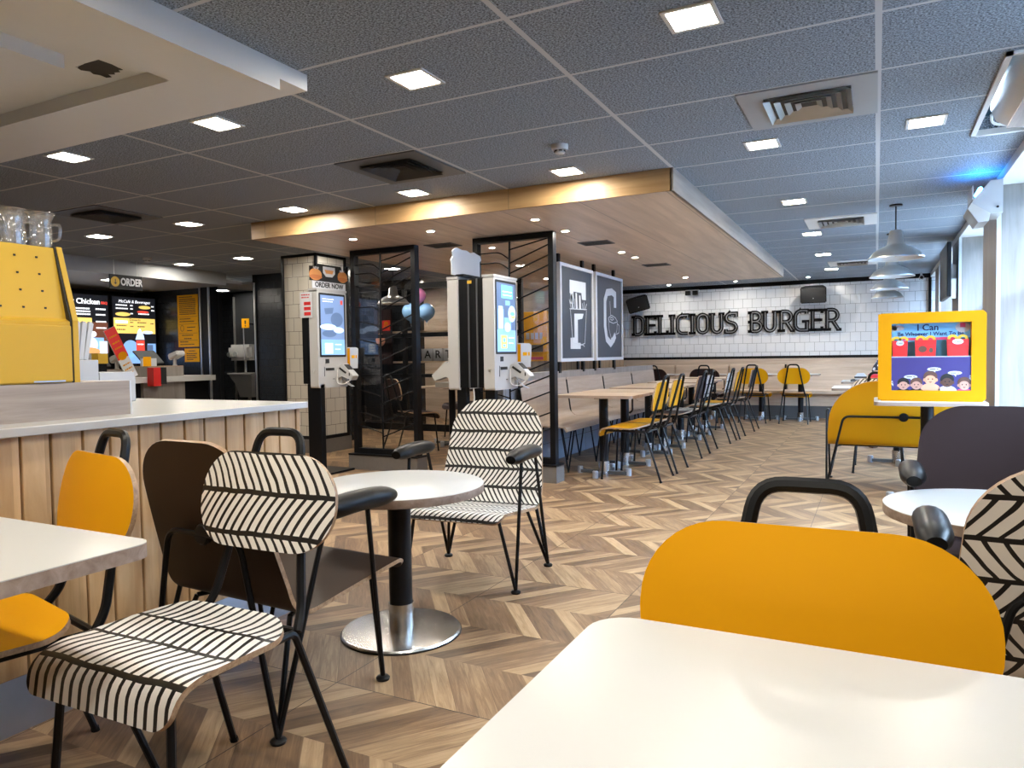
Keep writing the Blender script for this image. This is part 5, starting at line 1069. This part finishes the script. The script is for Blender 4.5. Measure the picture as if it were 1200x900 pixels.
ob = thing('orange_poster', 'orange poster with dark and red panels seen through the second glass screen', 'poster', (-4.35, 9.3, 0)); obj('board', boxes((-.22, .22, -.03, .03, .75, 1.72)), 'orange', ob, smooth=False); obj('post', boxes((-.18, -.15, -.01, .01, 0, .75), (.15, .18, -.01, .01, 0, .75)), 'black', ob, smooth=False)
obj('picture', boxes((-.12, .16, -.034, -.03, 1.15, 1.25)), 'greydark', ob, smooth=False); obj('picture', boxes((-.1, .18, -.034, -.03, .78, .90), (-.12, .16, -.034, -.03, 1.04, 1.08)), 'mag', ob, smooth=False); obj('lettering', boxes((-.1, -.05, -.034, -.03, 1.33, 1.42), (-.03, .02, -.034, -.03, 1.33, 1.42), (.04, .09, -.034, -.03, 1.33, 1.42), (.11, .15, -.034, -.03, 1.33, 1.42)), 'pwhite', ob, smooth=False)

# ================================================================= seated customer, mostly behind the poster display
def skin_body(name, verts, edges, radii, mat, parent, sub=2, root=0):
    me = bpy.data.meshes.new(name); me.from_pydata(verts, edges, [])
    o = bpy.data.objects.new(name, me); C.objects.link(o)
    m = o.modifiers.new('s', 'SKIN'); m.use_smooth_shade = True; s = o.modifiers.new('u', 'SUBSURF'); s.levels = s.render_levels = sub
    for i, r in enumerate(radii):
        v = me.skin_vertices[0].data[i]; v.radius = r if isinstance(r, tuple) else (r, r); v.use_root = (i == root)
    bpy.context.view_layer.update()
    m2 = bpy.data.meshes.new_from_object(o.evaluated_get(bpy.context.evaluated_depsgraph_get())); bpy.data.objects.remove(o)
    return obj(name, m2, mat, parent)
pe = thing('person', 'seated person in patterned shirt and sandals, leaning on the far window table', 'person', (.26, 10.12, 0))
V, E_, Rr = [], [], []
def av(p, r, par=None):
    V.append(p); Rr.append(r)
    if par is not None: E_.append((par, len(V)-1))
    return len(V)-1
pel = av((0, 0, .55), (.15, .12)); be1 = av((0, -.02, .72), (.14, .11), pel); chst = av((0, -.07, .92), (.155, .115), be1); nk0 = av((0, -.11, 1.03), (.08, .07), chst); nk = av((0, -.13, 1.09), .052, nk0); hd_ = av((0, -.15, 1.19), (.075, .088), nk); cr = av((0, -.145, 1.27), (.07, .08), hd_)
for s in (-1, 1):
    sh_ = av((s*.17, -.10, .985), .062, nk0); el = av((s*.27, -.28, .80), .044, sh_); wr = av((s*.15, -.47, .775), .028, el); pm = av((s*.10, -.54, .772), (.036, .018), wr)
    for k in range(4):
        f1 = av((s*(.10-.025+.018*k), -.585+.006*abs(k-1.5), .774), .0095, pm); f2 = av((s*(.095-.028+.018*k), -.615+.009*abs(k-1.5), .768), .0085, f1); av((s*(.092-.028+.018*k), -.635+.012*abs(k-1.5), .756), .007, f2)
    th = av((s*.055, -.535, .778), .011, pm); av((s*.035, -.56, .772), .009, th)
    hp_ = av((s*.10, -.02, .53), .095, pel); kn = av((s*.12, -.44, .52), .062, hp_); fx = (-.28, -.95) if s < 0 else (-.10, -.62); an = av((fx[0]+.0, fx[1]+.10, .09), .038, kn); av((fx[0], fx[1]+.11, .045), .034, an); av((fx[0]-.01, fx[1]-.02, .03), (.042, .024), len(V)-1); av((fx[0]-.015, fx[1]-.09, .026), (.040, .018), len(V)-1)
skin_body('body', V, E_, Rr, 'skin', pe)
sv = [(0, 0, .54), (0, -.02, .72), (0, -.07, .92), (0, -.11, 1.025), (-.17, -.10, .985), (-.24, -.21, .87), (-.262, -.265, .815), (.17, -.10, .985), (.24, -.21, .87), (.262, -.265, .815)]
skin_body('shirt', sv, [(0, 1), (1, 2), (2, 3), (3, 4), (4, 5), (5, 6), (3, 7), (7, 8), (8, 9)], [(.17, .14), (.158, .128), (.172, .13), (.10, .09), .082, .072, .070, .082, .072, .070], 'floral', pe)
skin_body('trousers', [(0, 0, .53), (-.10, -.02, .53), (-.12, -.43, .525), (-.2, -.68, .32), (.10, -.02, .53), (.12, -.43, .525), (.04, -.45, .32)], [(0, 1), (1, 2), (2, 3), (0, 4), (4, 5), (5, 6)], [(.16, .125), .105, .078, .068, .105, .078, .068], 'denim', pe)
bm = BM(); bmesh.ops.create_uvsphere(bm, u_segments=20, v_segments=14, radius=1)
for v in bm.verts: v.co = Vector((v.co.x*.088, -.135+v.co.y*.098, 1.255+v.co.z*.085))
bmesh.ops.delete(bm, geom=[v for v in bm.verts if v.co.y < -.17 and v.co.z < 1.28 or v.co.z < 1.19], context='VERTS'); obj('hair', bm, 'hair', pe)
bm = BM()
for s in (-1, 1): lathe(bm, [(0, .006), (.007, .004), (.009, 0), (.007, -.004), (0, -.006)], 12, c=(s*.03, -.232, 1.20))
lathe(bm, [(0, .012), (.008, -.006), (.014, -.022), (0, -.028)], 12, c=(0, -.243, 1.18)); obj('face_features', bm, 'skin', pe)
obj('mouth', boxes((-.022, .022, -.236, -.225, 1.128, 1.134)), 'mag', pe, smooth=False)
for fx, fy in ((-.29, -.945), (-.11, -.615)):
    bm = BM(); prism(bm, ellipse(fx, fy-.0, .05, .13, 20), .0, .014, 'xy'); s_ = obj('sandal', bm, 'sandal', pe, smooth=False); obj('strap', tubes(([(fx-.05, fy-.05, .01), (fx-.03, fy-.05, .055), (fx+.03, fy-.05, .055), (fx+.05, fy-.05, .01)], .011)), 'sandal', s_)
chair(ch_d, .28, 10.12, 0, 'dark chair under the seated person at the far window table', 'dining chairs')
ty = thing('meal_tray', 'dark meal tray on the far window table in front of the person', 'tray', (-.05, 9.42, .7405)); bm = boxes((-.22, .2, -.15, .15, 0, .008), (-.22, .2, -.15, -.14, .008, .022), (-.22, .2, .14, .15, .008, .022), (-.22, -.21, -.15, .15, .008, .022), (.19, .2, -.15, .15, .008, .022)); obj('tray_body', bm, 'greydark', ty, smooth=False); obj('liner', boxes((-.2, .18, -.13, .13, .008, .0095)), 'pwhite', ty, smooth=False)
fb = thing('food_carton', 'red food carton on the meal tray beside the patterned sleeve', 'carton', (.0, 9.40, .75)); obj('carton', prisms(([(-.07, 0), (.07, 0), (.085, .065), (-.085, .065)], -.06, .06, 'xz')), 'red', fb, smooth=False); obj('lid', boxes((-.087, .087, -.062, .062, .065, .075)), 'mag', fb, smooth=False)
fc = thing('burger_box', 'white box with a dark lid on the meal tray, left of the red carton', 'carton', (-.17, 9.40, .75)); obj('carton', boxes((-.05, .06, -.06, .06, 0, .045)), 'whitegloss', fc, smooth=False); obj('lid', prisms(([(-.06, .045), (.07, .045), (.04, .085), (-.03, .085)], -.065, .065, 'xz')), 'pwhite', fc, smooth=False); obj('band', boxes((-.061, .071, -.067, .067, .030, .048)), 'ink', fc, smooth=False)
chair(ch_s, .02, 7.46, 180, 'striped dining chair just peeping over the top edge of the yellow sofa', 'dining chairs')

# ================================================================= light, camera
w = bpy.data.worlds.new('sky'); bpy.context.scene.world = w; w.use_nodes = True; nt = w.node_tree; bg = nt.nodes['Background']
bg.inputs[0].default_value = (.60, .78, 1.0, 1); bg.inputs[1].default_value = 28
cam = bpy.data.cameras.new('camera'); co = bpy.data.objects.new('camera', cam); C.objects.link(co)
cam.sensor_fit = 'HORIZONTAL'; cam.sensor_width = 36; cam.lens = 844.92/1200*36; cam.clip_start = .02
yaw, pit, rol = .468282271, -.0390894, -.0149463
f = Vector((-math.sin(yaw)*math.cos(pit), math.cos(yaw)*math.cos(pit), math.sin(pit))); r = Vector((math.cos(yaw), math.sin(yaw), 0)); u = r.cross(f)
r2 = r*math.cos(rol)+u*math.sin(rol); u2 = -r*math.sin(rol)+u*math.cos(rol)
M_ = Matrix((r2, u2, -f)).transposed().to_4x4(); M_.translation = Vector((0, 0, 1.10)); co.matrix_world = M_
sc = bpy.context.scene; sc.camera = co
sc.view_settings.view_transform = 'Standard'; sc.view_settings.look = 'None'; sc.view_settings.gamma = 1; sc.view_settings.use_curve_mapping = False; sc.view_settings.exposure = .95
sc.cycles.use_denoising = True; sc.cycles.max_bounces = 8; sc.cycles.transparent_max_bounces = 12; sc.cycles.sample_clamp_indirect = 6; sc.cycles.caustics_reflective = False; sc.cycles.caustics_refractive = False
